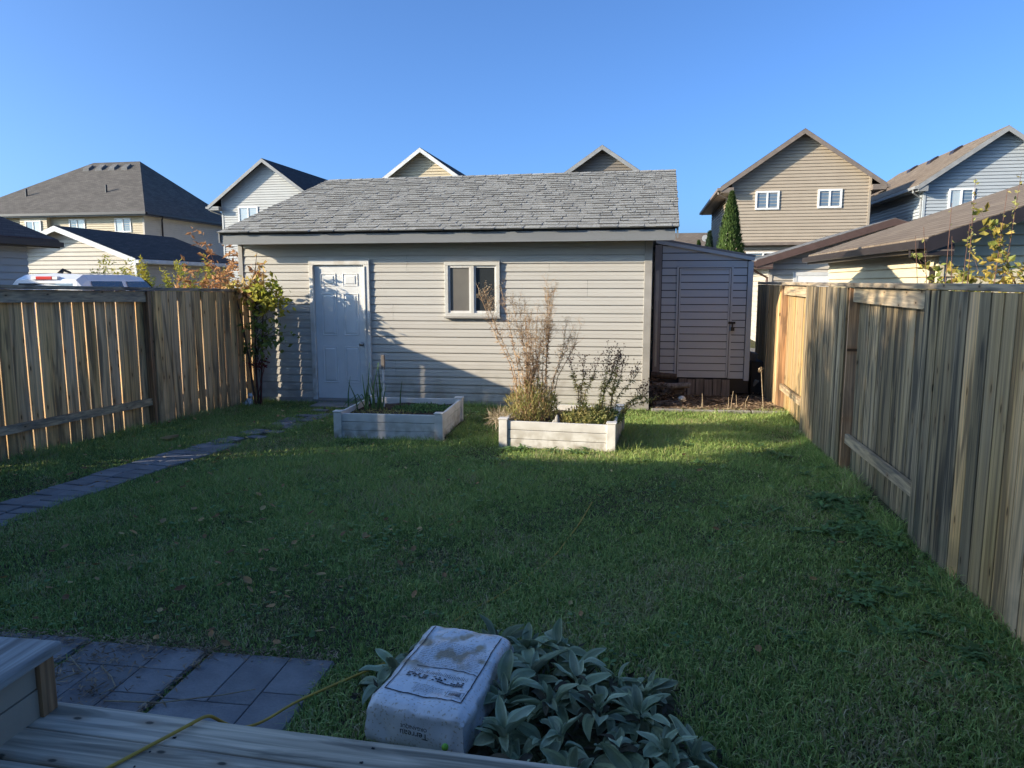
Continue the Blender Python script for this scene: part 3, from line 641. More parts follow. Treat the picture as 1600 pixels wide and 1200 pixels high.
s=MB(); s.prism([(sx0,zb),(sx1,zb),(sx1,stop(sx1)-.01),(sx0,stop(sx0)-.01)],.002,.03); s.build('front_wall',M['black'],S)
s=MB(); laps(s,lambda z:0,lambda z:2.2,zb,stop(0)-.02,.118,.014,-1,sx0,'yz'); s.build('side_wall',M['shed_siding'],S)
s=MB(); laps(s,lambda z:0,lambda z:2.2,zb,stop(1.45)-.02,.118,.014,1,sx1,'yz'); s.build('side_wall',M['shed_siding'],S)
s=MB(); s.prism([(sx0,zb),(sx1,zb),(sx1,stop(sx1)-.01),(sx0,stop(sx0)-.01)],2.17,2.2); s.build('back_wall',M['shed_siding'],S)
s=MB(); s.prism([(sx0-.06,stop(sx0-.06)),(sx1+.05,stop(sx1+.05)),(sx1+.05,stop(sx1+.05)+.03),(sx0-.06,stop(sx0-.06)+.03)],-.06,2.25); s.build('roof',M['shed_trim'],S)
s=MB(); s.prism([(sx0-.05,stop(sx0-.05)-.06),(sx1+.04,stop(sx1+.04)-.06),(sx1+.04,stop(sx1+.04)-.002),(sx0-.05,stop(sx0-.05)-.002)],-.055,-.02); s.build('fascia',M['shed_siding'],S)
for (xa,xb,mm) in ((sx0-.055,sx0+.05,'shed_trim'),(sx1-.05,sx1+.03,'shed_siding')):
    s=MB(); s.box(xa,xb,-.035,.04,zb-.03,stop(xb)-.065); s.build('corner_trim',M[mm],S)
d=MB(); d.box(DX0,DX1,-.006,.0,zb+.01,DZ1-.012); dd=d.build('door',M['black'],S)
z=zb+.01
while z<DZ1-.03:
    z1=min(z+.118,DZ1-.02); s=MB(); s.face([(DX0+.03,-.03,z),(DX1-.03,-.03,z),(DX1-.03,-.02,z1-.012),(DX0+.03,-.02,z1-.012)]); s.face([(DX0+.03,-.02,z1-.012),(DX1-.03,-.02,z1-.012),(DX1-.03,-.007,z1-.012),(DX0+.03,-.007,z1-.012)]); s.face([(DX0+.03,-.008,z+.003),(DX1-.03,-.008,z+.003),(DX1-.03,-.03,z),(DX0+.03,-.03,z)]); s.build('door_board',M['shed_siding'],dd); z=z1
s=MB()
for bx in ((DX0+.004,DX0+.028,-.036,-.006,zb+.01,DZ1-.012),(DX1-.028,DX1-.004,-.036,-.006,zb+.01,DZ1-.012),(DX0+.028,DX1-.028,-.0355,-.006,DZ1-.03,DZ1-.012)): s.box(*bx)
s.build('door_edge',M['shed_siding'],dd)
s=MB()
for bx in ((DX0-.035,DX0-.006,-.03,0,zb,DZ1+.02),(DX1+.006,DX1+.035,-.03,0,zb,DZ1+.02),(DX0-.006,DX1+.006,-.031,0,DZ1,DZ1+.022)): s.box(*bx)
s.build('door_frame',M['shed_siding'],S)
s=MB(); s.box(DX1-.02,DX1+.09,-.045,-.036,1.17,1.205); s.tube([(DX1+.045,-.05,1.185),(DX1+.045,-.065,1.16),(DX1+.045,-.06,1.11)],.009,6); s.box(DX1+.02,DX1+.075,-.07,-.048,1.06,1.12); s.build('hasp_and_padlock',M['black'],dd)
# skid and vertical skirting planks below the shed door
for i in range(6):
    s=MB(); x=.395+i*.135; s.box(x,x+.125,-.09-.004*i%3,-.065,.0+.0,.285-.01*(i%2)); s.build('skirt_board',M['w_step'],S)
s=MB(); s.box(.0,1.5,.0,2.2,.05,zb-.005); s.build('floor_frame',M['black'],S)
# downspout-like pale strip in the narrow gap
s=MB(); s.box(-.03,.0,0,.03,.55,2.0); s.box(-.035,.005,-.004,.034,1.55,1.99); 
g=s.build('white_pole',M['siding_trim']); g.location=(.69,11.2,0); tag(g,'narrow pale pole standing in the dark gap between garage and shed','pole')

# ------------------------------------------------------------------ fences
def fence(root, fx, bays, side, top, mats, postm, gapr, seed, rails=(.27,1.62), caps='w_cap'):
    """bays: (y0,y1,'n'|'f'); side=+1 when the yard lies towards +x"""
    rg=random.Random(seed); ox,oy,_=root.location
    sl=(fx(1)-fx(0)); ang=-math.atan(sl)
    bw=.138
    bm=[]
    for vseed in range(6):
        s=MB(); h=1.0; w0=rg.uniform(-.002,.002); 
        s.hexa([(-.008,-bw/2,0),(.008,-bw/2,0),(.008,bw/2,0),(-.008,bw/2,0),(-.008,-bw/2+w0,h),(.008,-bw/2+w0,h),(.008,bw/2+w0,h),(-.008,bw/2+w0,h)]); bm.append(s)
    cache={}
    for (y0,y1,nf,mk) in bays:
        off=(.056 if nf=='n' else -.056)*side
        y=y0+.075
        if nf=='n': y=y0
        while y<y1-.03:
            g=rg.uniform(*gapr); 
            yc=y+bw/2
            x=fx(yc)+off-ox
            zt=top(yc)-.045; z0=-.01
            mk2=mk(yc,rg) if callable(mk) else mk
            key=(mk2,rg.randrange(6))
            if key not in cache:
                cache[key]=bm[key[1]].mesh('board',M[mk2])
            o=link('board',cache[key],root,(x+rg.uniform(-.002,.002),yc-oy,z0)); o.scale=(1,min(1,(y1-y)/bw),zt-z0); o.rotation_euler=(rg.uniform(-.0035,.0035),rg.uniform(-.002,.002),ang+rg.uniform(-.02,.02))
            y+=bw+g
        # rails
        for rz,rh in ((rails[0],.089),(rails[1],.13 if nf=='f' else .089)):
            s=MB(); za=rz; L0,L1=y0+.05,y1-.05
            tp=(top(y0)-.05-rh,top(y1)-.05-rh) if rz>1 else (rz,rz)
            p=lambda yy,dx,z_:(fx(yy)+dx-ox,yy-oy,z_)
            s.hexa([p(L0,-.019,tp[0]),p(L0,.019,tp[0]),p(L1,.019,tp[1]),p(L1,-.019,tp[1]),p(L0,-.019,tp[0]+rh),p(L0,.019,tp[0]+rh),p(L1,.019,tp[1]+rh),p(L1,-.019,tp[1]+rh)])
            o=s.build('rail',M['w_railh'],root)
    ys=sorted({b[0] for b in bays}|{bays[0][1] if bays[0][1]>bays[-1][1] else bays[-1][1]})
    for yy in ys:
        s=MB(); s.box(-.045,.045,-.045,.045,0,top(yy)-.045); s.build('post',M[postm],root,loc=(fx(yy)-ox,yy-oy,0),rotz=ang)
    # caps
    yy=min(b[0] for b in bays); ye=max(b[1] for b in bays)
    while yy<ye-.02:
        y2=min(yy+2.4,ye); s=MB()
        p=lambda q,dx,z_:(fx(q)+dx-ox,q-oy,z_)
        a=yy+.001; b=y2-.001
        s.hexa([p(a,-.072,top(a)-.04),p(a,.072,top(a)-.04),p(b,.072,top(b)-.04),p(b,-.072,top(b)-.04),p(a,-.072,top(a)),p(a,.072,top(a)),p(b,.072,top(b)),p(b,-.072,top(b))])
        bevel(s.build('cap_board',M[caps],root),.005); yy=y2
LF=thing('fence','brown board fence on the left with sunlight glowing through its gaps','fence',(lfx(8),8.0,0))
fence(LF,lfx,[(8.45,10.42,'n','w_tan'),(6.03,8.45,'f','w_tan'),(3.6,6.03,'n','w_tan'),(1.2,3.6,'f','w_tan')],1,lambda y:1.79-.0175*(y-6.4),None,'w_post',(.001,.014),5)
RF=thing('fence','tall weathered grey board fence along the right side of the yard','fence',(rfx(7),7.0,0))
def mr(y,rg): return 'w_gold' if (4.02<y<4.36) else ('w_tan' if rg.random()<.22 else 'w_grey')
fence(RF,rfx,[(11.0,13.3,'n','w_tan'),(9.2,11.0,'f','w_gold'),(7.3,9.2,'n','w_grey'),(5.25,7.3,'f','w_grey'),(2.7,5.25,'n',mr),(.4,2.7,'f','w_grey')],-1,lambda y:1.785+.006*(y-4),None,'w_post',(.003,.010),9)

# ------------------------------------------------------------------ raised beds
def raised_bed(label, corner, ang, sx, sy, h=.30):
    t=thing('raised_bed',label,'planter box',(corner[0],corner[1],0),ang,'white raised garden beds')
    p=.095; bh=h/3
    for (x,y) in ((0,0),(sx-p,0),(0,sy-p),(sx-p,sy-p)):
        s=MB(); s.box(x,x+p,y,y+p,0,h+.012); po=bevel(s.build('corner_post',M['vinyl'],t),.005)
        c=MB(); c.box(x-.008,x+p+.008,y-.008,y+p+.008,h+.013,h+.026); bevel(c.build('post_cap',M['vinyl'],po),.004)
    for k in range(3):
        z0=k*bh+.002; z1=(k+1)*bh-.003; jit=lambda: rng.uniform(-.002,.002)
        for (a,b) in (((p,sx-p),(.02,.05)),((p,sx-p),(sy-.05,sy-.02))):
            s=MB(); j=jit(); s.box(a[0],a[1],b[0]+j,b[1]+j,z0,z1); bevel(s.build('board',M['vinyl'],t),.004)
        for (a,b) in (((.02,.05),(p,sy-p)),((sx-.05,sx-.02),(p,sy-p))):
            s=MB(); j=jit(); s.box(a[0]+j,a[1]+j,b[0],b[1],z0,z1); bevel(s.build('board',M['vinyl'],t),.004)
    s=MB(); n=14
    for i in range(n):
        for j in range(n):
            P=[]
            for (a,b) in ((i,j),(i+1,j),(i+1,j+1),(i,j+1)):
                x=.052+(sx-.104)*a/n; y=.052+(sy-.104)*b/n; P.append((x,y,h-.075+.03*noise.noise(Vector((x*5+corner[0],y*5,1)))))
            s.face(P)
    o=s.build('soil',M['soil'],t,smooth=True)
    return t
B1=raised_bed('left white raised bed with dark soil and onion stalks, before the garage door',(-3.20,7.98),R(1),1.30,1.30)
B2=raised_bed('right white raised bed overgrown with tall dry brown stalks',(-1.215,7.79),R(-5.2),1.285,1.28)

# ------------------------------------------------------------------ plants
def rv(r=1.): 
    while True:
        v=Vector((rng.uniform(-1,1),rng.uniform(-1,1),rng.uniform(-1,1)))
        if .01<v.length<1: return v.normalized()*r
def leaves_at(mb, p, n, spread, L, W, out=None, droop=.2, tr=(0,1)):
    for _ in range(n):
        d=rv(); d.z=d.z*.6-droop*rng.random()
        if out is not None: d=d*.8+out*.5
        q=Vector(p)+rv(spread*rng.random()); l=L*rng.uniform(.6,1.25)
        mb.leaf(q,d,rv()+Vector((0,0,1)),l,l*W/L,rng.uniform(*tr))
def branchy(st,lf,p,d,L,r,depth,leafn,lL,lW,spread=.03,curve=.25,kids=(3,5),tiponly=False,droop=.2,upw=.25):
    """one limb with recursive side shoots; leaves along the outer part"""
    n=5; pts=[Vector(p)]; dd=Vector(d).normalized()
    for i in range(n):
        dd=(dd+rv(curve*.5)+Vector((0,0,upw*.2))).normalized(); pts.append(pts[-1]+dd*L/n)
    st.tube(pts,[r*(1-.8*i/n) for i in range(n+1)],5 if r>.008 else 3,rng.random(),cap=False)
    if depth==0 or not tiponly:
        for i in range(1,n+1):
            if depth==0 or i>=3: leaves_at(lf,pts[i],leafn,spread,lL,lW,dd,droop)
    if depth>0:
        for k in range(rng.randint(*kids)):
            i=rng.randint(1,n); side=rv(); side=(side-dd*side.dot(dd)).normalized()
            nd=(dd*.7+side*.75+Vector((0,0,.15))).normalized()
            branchy(st,lf,pts[i],nd,L*rng.uniform(.4,.65),r*.5,depth-1,leafn,lL,lW,spread,curve,kids,tiponly,droop,upw)
def bush(name,label,cat,loc,stems,leafm,stemm='twig',**kw):
    t=thing(name,label,cat,loc); st=MB(); lf=MB()
    for (dx,dy,dz,L,r) in stems:
        branchy(st,lf,(rng.uniform(-.04,.04),rng.uniform(-.04,.04),0),(dx,dy,dz),L,r,kw.get('depth',2),kw.get('leafn',3),kw.get('lL',.07),kw.get('lW',.035),kw.get('spread',.04),kw.get('curve',.3),kw.get('kids',(3,5)),kw.get('tiponly',False),kw.get('droop',.2),kw.get('upw',.25))
    st.build('trunk' if cat=='tree' else 'stems',M[stemm],t); lf.build('crown' if cat=='tree' else 'foliage',M[leafm],t)
    return t
# vine-like sapling at the garage's left corner
V=thing('young_tree','leafy autumn sapling against the garage corner at the end of the left fence','tree',(-5.22,10.12,0))
st=MB(); lf=MB(); lg=MB(); lr=MB()
trunks=[[(0,0,0),(-.03,.02,.6),(.0,.0,1.2),(.03,-.02,1.8),(.08,0,2.25)],[(.03,0,0),(.08,-.02,.5),(.12,-.03,1.0),(.18,-.05,1.6),(.2,-.05,2.0)],[(-.05,0,0),(-.12,0,.7),(-.2,-.05,1.4),(-.28,-.06,1.8)]]
for tr in trunks: st.tube(tr,[.018,.016,.012,.008,.004][:len(tr)],6)
def vine_cluster(c,rad,n,m,L=.085):
    for _ in range(n):
        p=Vector(c)+Vector((rng.gauss(0,rad[0]),rng.gauss(0,rad[1]),rng.gauss(0,rad[2]))); p.y=min(p.y,.30)
        d=rv(); d.z-=.45; l=L*rng.uniform(.55,1.2); m.leaf(p,d,rv()+Vector((-.3,-.6,.5)),l,l*.55,rng.random(),.2)
        if rng.random()<.25:
            q=Vector(c)*.5+p*.5; st.tube([(0.02,0,q.z-.12),q,p],[.004,.003,.0015],3,cap=False)
vine_cluster((.10,-.05,1.98),(.07,.06,.12),53,lr,0.109)
vine_cluster((-.06,-.08,1.72),(.13,.08,.10),101,lr,0.109)
vine_cluster((.20,-.10,1.68),(.15,.09,.13),187,lf,0.122)
vine_cluster((.34,-.12,1.52),(.13,.08,.08),86,lf,0.115)
vine_cluster((.08,-.05,1.25),(.12,.08,.14),77,lg,0.109)
vine_cluster((.30,-.10,1.05),(.16,.08,.10),55,lg,0.109)
vine_cluster((.05,-.05,.88),(.14,.08,.10),60,lg,0.109)
vine_cluster((-.28,-.10,1.70),(.12,.06,.06),62,lr,0.096)
st.build('trunk',M['bark'],V)
lf.build('crown',M['leaf_yellow'],V)['label']='sunlit yellow-green leaves'; lg.build('lower_foliage',M['leaf_green'],V)['label']='darker green lower leaves'; lr.build('upper_foliage',M['leaf_vine'],V)['label']='faded pinkish brown leaves'
rb=MB()
for _ in range(90): 
    p=Vector((rng.gauss(0,.10),rng.gauss(0,.05),rng.gauss(.62,.035))); rb.leaf(p,rv(),rv(),.05,.028,rng.random())
for _ in range(6): rb.tube([(rng.uniform(-.1,.1),0,0),(rng.uniform(-.1,.1),0,.6)],.004,3)
o=rb.build('red_leaved_shrub',M['leaf_red']); o.location=(-5.15,10.05,0); tag(o,'dark red-leaved spray low against the garage siding beside the fence end','shrub')
# shrubs beyond the left fence
stems=[(rng.uniform(-.42,.42),rng.uniform(-.3,.3),1,rng.uniform(1.0,1.65),.014) for _ in range(13)]
bush('shrub','feathery yellow-green shrub behind the left fence right of the white truck','shrub',(-9.9,14.5,0),stems,'leaf_yellow',depth=2,leafn=9,lL=.09,lW=.03,spread=.10,kids=(4,6))
stems=[(rng.uniform(-.16,.16),rng.uniform(-.15,.15),1,rng.uniform(1.6,2.0),.012) for _ in range(6)]
bush('shrub','small shrub with drooping rust-coloured leaves behind the left fence','shrub',(-7.15,12.4,0),stems,'leaf_rust',depth=1,leafn=6,lL=.12,lW=.05,spread=.07,kids=(4,5),droop=.9,upw=.3)
# right shrub beyond fence
stems=[(rng.uniform(-.30,.40),rng.uniform(-.35,.3),1,rng.uniform(1.15,1.75),.010) for _ in range(17)]
t=bush('shrub','golden-leaved shrub with bare red shoots above the right fence','shrub',(4.1,9.1,0),stems,'leaf_gold',depth=1,leafn=7,lL=.10,lW=.065,spread=.10,kids=(4,6),droop=.5,curve=.2)
st=MB(); lf=MB()
for (dx,h) in ((-.62,2.35),(-.5,2.45),(-.35,2.7),(-.15,2.5),(.0,3.0),(.25,2.85),(.42,3.05),(-.2,2.35)):
    b=Vector((dx*.6,rng.uniform(-.2,.2),0)); tp=Vector((dx+rng.uniform(-.05,.05),rng.uniform(-.2,.2),h))
    st.tube([b,b*.5+tp*.5+rv(.04),tp],[.009,.006,.0025],4,cap=False)
    for _ in range(rng.choice((2,4,14)) if h<3 else 26):
        q=b+(tp-b)*rng.uniform(.72,1.); lf.leaf(q,rv(),rv(),.05,.03,rng.random())
st.build('bare_shoots',M['twig'],t); lf.build('shoot_leaves',M['leaf_olive'],t)
# tufts on mid garage roof side
for (x,y,z_,wh) in ((11.2,29.2,4.0,'middle'),(12.0,29.6,4.05,'rightmost'),(10.2,29.0,3.8,'leftmost and smallest')):
    t=thing('treetop',wh+' of three small green treetops peeking over the cream garage roof','tree',(x,y,0),group='treetops over the garage roof'); lf=MB(); st=MB(); st.tube([(0,0,0),(0,0,z_)],[.05,.01],5)
    for _ in range(240):
        h=rng.random(); p=Vector((rng.gauss(0,.18*(1.3-h)),rng.gauss(0,.18*(1.3-h)),z_-1.1+h*1.25)); lf.leaf(p,rv()+Vector((0,0,.8)),rv(),.14,.05,rng.random())
    st.build('trunk',M['bark'],t); lf.build('crown',M['leaf_green'],t)
# conifers
def conifer(label,loc,h,rad,m,n,group=None,taper=1.0,leaf=.13):
    t=thing('conifer',label,'tree',loc,0,group); st=MB(); st.tube([(0,0,0),(0,0,h*.9)],[.08,.02],6); st.build('trunk',M['bark'],t); lf=MB()
    for _ in range(n):
        u=rng.random()**.8; a=rng.uniform(0,6.283)
        lump=1+.22*noise.noise(Vector((math.cos(a)*1.7,math.sin(a)*1.7,u*h*1.6)))+.12*noise.noise(Vector((math.cos(a)*5,math.sin(a)*5,u*h*5)))
        rr=rad*lump*(min(1,(1-u)*2.2))**taper*math.sqrt(rng.uniform(.45,1))
        p=Vector((math.cos(a)*rr,math.sin(a)*rr,.15+u*(h-.15))); d=Vector((math.cos(a)*.45,math.sin(a)*.45,1))+rv(.35)
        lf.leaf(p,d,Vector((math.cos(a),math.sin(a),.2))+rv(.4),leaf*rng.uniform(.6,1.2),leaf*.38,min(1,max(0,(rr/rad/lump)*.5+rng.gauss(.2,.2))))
    lf.build('crown',M[m],t); return t
conifer('tall narrow green arborvitae beside the tan house','',0,0,'cedar',0) if False else None
conifer('tall narrow green arborvitae beside the tan house',(4.12,27,0),4.98,.50,'cedar',9000,taper=.8)
conifer('small dark conifer left of the tall arborvitae',(3.78,30,0),3.85,.36,'spruce',3000)
conifer('shorter green conifer at the far left of the arborvitae',(3.42,30.4,0),3.5,.28,'cedar',2000)

# neighbour tree (out of view) that dapples the right fence
t=thing('tree','neighbouring tree to the left of the yard, out of view','tree',(-10.4,.95,0)); st=MB(); lf=MB()
st.tube([(0,0,0),(.05,0,1.8),(0,.1,4.2)],[.13,.11,.08],8)
for k in range(13):
    a=k*2.4; branchy(st,lf,(0,.1,3.3+.09*k),(math.cos(a)*.7,math.sin(a)*.8,.55),2.0,.03,2,8,.13,.09,.2,kids=(5,7),upw=.12)
st.build('trunk',M['bark'],t); lf.build('crown',M['leaf_green'],t)

# tall dry stalks in the right bed
def stalk(root_xy, top, label, nb, name='dry_aster', fl='fluff', leafm='drystalk', nl=60, spread=.12, n=1, base=.25, bl=.22):
    t=thing(name,label,'plant',(root_xy[0],root_xy[1],base)); st=MB(); hd=MB(); lv=MB()
    for q in range(n):
        b=Vector((rng.gauss(0,.02),rng.gauss(0,.02),0)); e=Vector(top)+Vector((rng.gauss(0,.035+.012*n),rng.gauss(0,.03),-abs(rng.gauss(.02*q,.05))))-Vector((root_xy[0],root_xy[1],base))
        m1=b*.6+e*.4+Vector((-e.x*.12,0,.03))+rv(.015); m2=b*.3+e*.7+rv(.02)
        pts=[b,m1,m2,e]; st.tube(pts,[.0045,.004,.003,.0015],4,rng.random(),cap=False)
        def at(u):
            u*=3; i=min(2,int(u)); return pts[i]*(1-(u-i))+pts[i+1]*(u-i)
        for _ in range(nb):
            u=rng.uniform(.45,1)**.8; p=at(u); d=rv(); d.z=abs(d.z)*.9+.55; d.normalize(); L=bl*rng.uniform(.4,1)*(1.25-u*.7)
            m=p+d*L*.6+rv(.01); tp=p+d*L+Vector((0,0,.02)); st.tube([p,m,tp],[.0018,.0014,.001],3,rng.random(),cap=False)
            for _k in range(rng.randint(2,5)):
                s0=m+(tp-m)*rng.random(); e2=s0+rv(.035)+Vector((0,0,.02)); st.tube([s0,e2],[.0009,.0007],3,rng.random(),cap=False)
                if fl=='fluff':
                    for _j in range(3): hd.leaf(e2,rv()+Vector((0,0,.6)),rv(),.012,.007,rng.random())
                else: hd.ball(e2,rng.uniform(.005,.009),5,3,1,rng.random())
        for _ in range(nl):
            u=rng.random()*.75; p=at(u); d=rv(); d.z=-.2-abs(d.z)*.6 if rng.random()<.7 else .4; lv.leaf(p,d,rv(),rng.uniform(.03,.075),.009 if leafm=='drystalk' else .013,rng.random())
    st.build('stem',M['drystalk' if fl=='fluff' else 'bark'],t); hd.build('seed_heads',M[fl],t)['kind']='stuff'; lv.build('leaves',M[leafm],t)['kind']='stuff'
    return t
gp=None
# targets from the photo (tips at depth y~8.6)
stalk((-1.0,8.35),(-1.42,8.5,1.78),'tall dry stalk leaning left across the garage window',36,n=3,nl=110)
stalk((-.92,8.45),(-1.12,8.6,1.66),'thin dry stalk just right of the garage window',24,n=3,nl=90)
stalk((-.85,8.3),(-.93,8.45,1.5),'bushy dry brown stalks in the middle of the right bed',18,n=5,nl=110)
stalk((-.78,8.4),(-.71,8.55,1.80),'tallest upright dry stalk with pale seed fluff in the right bed',40,n=3,nl=120)
stalk((-.72,8.45),(-.52,8.6,1.38),'dry stalk arching right of the tallest stem in the right bed',18,n=3,nl=60)
stalk((-.95,8.25),(-1.02,8.3,1.2),'short rusty stalks at the foot of the tall ones in the right bed',12,n=6,nl=110)
stalk((-.35,8.3),(-.28,8.45,.98),'dark-headed seed stem nearest the dry brown clump in the right bed',14,n=3,fl='darkhead',leafm='leaf_olive',nl=110,bl=.15)
stalk((-.12,8.25),(.05,8.4,1.06),'tall stem with dark purple seed heads right of centre in the right bed',14,n=3,fl='darkhead',leafm='leaf_olive',nl=110,bl=.16)
stalk((.0,8.35),(.30,8.5,.93),'dark-headed stem leaning toward the garage corner from the right bed',16,n=3,fl='darkhead',leafm='leaf_olive',nl=110,bl=.16)
stalk((.08,8.45),(.52,8.6,.58),'low stem drooping right over the edge of the right bed',12,n=3,fl='darkhead',leafm='leaf_olive',nl=110,bl=.16)
def herb(name,label,loc,rx,ry,h,n,L,W,m,up=1.,cat='plant',strap=False):
    t=MB()
    for _ in range(n):
        a=rng.uniform(0,6.283); r_=math.sqrt(rng.random()); p=Vector((math.cos(a)*rx*r_,math.sin(a)*ry*r_,rng.random()*h*(1.1-r_*.7)))
        d=rv()+Vector((math.cos(a)*r_*.5,math.sin(a)*r_*.5,up)); l=L*rng.uniform(.5,1.2); t.leaf(p,d,rv()+Vector((0,0,.6)),l,l*W/L,rng.random())
    o=t.build(name,M[m]); o.location=loc; return tag(o,label,cat)
herb('leafy_herb','olive-green leafy mass around the dry stalks in the right bed',(-.90,8.3,.24),.30,.34,.50,1500,.085,.014,'leaf_olive',1.3)
herb('straw_stems','dense straw-coloured dead stems at the foot of the tall stalks','placeholder',(0,0,0),.1,.1,.1,0,.1,.1,'fluff') if False else None
herb('dead_undergrowth','tangle of rusty straw-coloured dead stems among the tall stalks in the right bed',(-.90,8.25,.24),.25,.28,.75,520,.11,.007,'drystalk',2.2)
herb('leafy_herb','bushy green herb at the right side of the right bed',(-.25,8.15,.24),.30,.3,.20,1100,.06,.02,'leaf_olive',.7)
herb('leafy_herb','fresh green weeds along the front right corner of the right bed',(-.12,8.35,.22),.25,.45,.16,1300,.06,.018,'leaf_green',.7)
herb('dry_grass_tuft','straw-coloured grass tuft spilling over the left end of the right bed',(-1.22,8.15,.22),.16,.2,.12,260,.16,.006,'fluff',.3)
herb('leafy_weed','sunlit weedy clump on the lawn between the two raised beds',(-1.42,9.3,.0),.2,.25,.16,500,.10,.022,'leaf_olive',.5)
s=MB(); s.tube([(0,0,0),(0,0,.03),(.0,0,.09),(0,0,.13),(0,0,.16)],[.05,.055,.04,.03,.008],9); s.tube([(-.07,0,0),(-.03,0,.05),(0,0,.06)],[.04,.045,.03],7)
o=s.build('rock',M['concrete'],smooth=True); o.location=(-.58,7.93,.235); o.scale=(.7,.7,.75); tag(o,'pale knobbly stone sitting at the front edge of the right bed','stone')
# left bed: onions, weeds, stake
t=thing('onion_clump','clump of tall hollow green onion stalks in the left raised bed','plant',(-2.98,8.75,.22)); s=MB()
for i in range(15):
    a=rng.uniform(0,6.28); x,y=rng.gauss(0,.12),rng.gauss(0,.12); h=rng.uniform(.25,.62); lx=rng.gauss(0,.07); 
    s=MB(); s.tube([(x,y,0),(x+lx*.3,y,h*.5),(x+lx,y+rng.gauss(0,.03),h)],[.009,.008,.002],5,rng.random(),cap=False); s.build('stalk',M['weed'],t,smooth=True)
for i in range(5):
    a=rng.uniform(0,6.28); s=MB(); x=rng.gauss(0,.1); s.tube([(x,0,0),(x+.1*math.cos(a),.1*math.sin(a),.2),(x+.25*math.cos(a),.2*math.sin(a),.1),(x+.32*math.cos(a),.25*math.sin(a),.02)],[.008,.007,.005,.002],5,cap=False); s.build('bent_stalk',M['weed'],t,smooth=True)
t=thing('garden_tool','grey wooden-ended garden stake with pale shaft in the left raised bed','garden tool',(-2.92,9.02,.2)); s=MB(); s.tube([(0,0,0),(0,0,.52)],.013,8); s.build('shaft',M['vinyl'],t)
s=MB(); s.prism([(-.02,.50),(.02,.50),(.028,.60),(.022,.69),(-.022,.69),(-.028,.60)],-.012,.012); bevel(s.build('grip',M['w_step'],t),.006)
herb('ground_weeds','low green weeds covering the back half of the left raised bed',(-2.35,8.85,.21),.4,.28,.06,1300,.045,.02,'weed',.4)
herb('ground_weeds','sparse dark weeds along the front soil of the left raised bed',(-2.75,8.4,.21),.40,.3,.05,420,.05,.016,'leaf_olive',.4)

# broadleaf weeds in the lawn
def weed(loc,r,label,group='broadleaf weeds along the right fence',nl=16,L=.105):
    s=MB()
    for k in range(nl):
        a=rng.uniform(0,6.283); d=Vector((math.cos(a),math.sin(a),rng.uniform(.15,.8))); p=Vector((rng.gauss(0,r*.35),rng.gauss(0,r*.35),.01)); l=L*rng.uniform(.6,1.2)
        # toothed dandelion-like leaf made of lobes on a bent rib
        n=4; q=p.copy(); dd=d.normalized(); sd=dd.cross(Vector((0,0,1))).normalized(); tt=rng.random()
        for i in range(n):
            w=l*.17*(1+.5*math.sin(i*1.3+1))*(.8 if i<1 else 1); e=q+dd*l/n; dd=(dd+Vector((0,0,-.22))).normalized()
            s.face([q-sd*w*.3,q+sd*w*.3,q*.4+e*.6+sd*w,e+sd*w*.3,e-sd*w*.3,q*.4+e*.6-sd*w],tt); q=e
        s.face([q-sd*.006,q+sd*.006,q+dd*l*.12],tt)
    o=s.build('weed',M['weed']); o.location=loc; tag(o,label,'weed',group)
wl='dandelion-like green weed growing in the shaded lawn beside the right fence'
for i in range(46):
    y=rng.choice((rng.uniform(3.4,4.6),rng.uniform(5.2,6.4),rng.uniform(5.6,8.6),rng.uniform(2.4,8)))
    x=rfx(y)-.12-abs(rng.gauss(0,.30)); zn='nearest the camera' if y<4.7 else ('below the long lower fence rail' if y<7.3 else 'at the far end toward the shed'); weed((x,y,.01),.09,'dandelion-like green weed beside the right fence '+zn,'weeds along the right fence '+zn)
for (x,y) in ((1.35,5.34),(1.33,5.8),(1.1,6.1),(.55,6.4),(.94,3.63),(1.1,3.5),(.35,7.3),(.9,7.3)): weed((x,y,.0),.07,'broadleaf weed patch out in the open lawn away from the fence','scattered lawn weeds',10,.10)
for (x,y) in ((-.35,7.55),(-.2,7.6),(-.95,7.65),(-1.1,7.65),(-.6,7.6)): weed((x,y,.0),.06,'leafy weed against the front boards of the right raised bed','weeds before the right bed',16,.14)
# bare dry stems in the mulch
for (x,y,h) in ((1.72,10.6,.28),(1.66,10.55,.2),(1.80,10.65,.22),(1.33,10.6,.24),(1.30,10.6,.18),(1.95,10.7,.2)):
    s=MB(); s.tube([(0,0,0),(rng.uniform(-.02,.02),0,h*.5),(rng.uniform(-.04,.04),0,h)],[.005,.004,.003],4); o=s.build('dead_weed',M['fluff']); o.location=(x,y,0); tag(o,'short broken dry stem sticking up from the mulch edge','dry stem','dry stems in the mulch')
s=MB(); s.tube([(0,0,0),(-.03,0,.3),(-.06,0,.62)],[.007,.006,.004],5); 
for _ in range(30): s.leaf(Vector((-.06,0,.58))+rv(.03),rv(),rv(),.03,.015,rng.random())
o=s.build('dead_weed',M['fluff']); o.location=(2.2,10.75,0); tag(o,'tallest dry stem with a withered head near the right fence corner','dry stem')
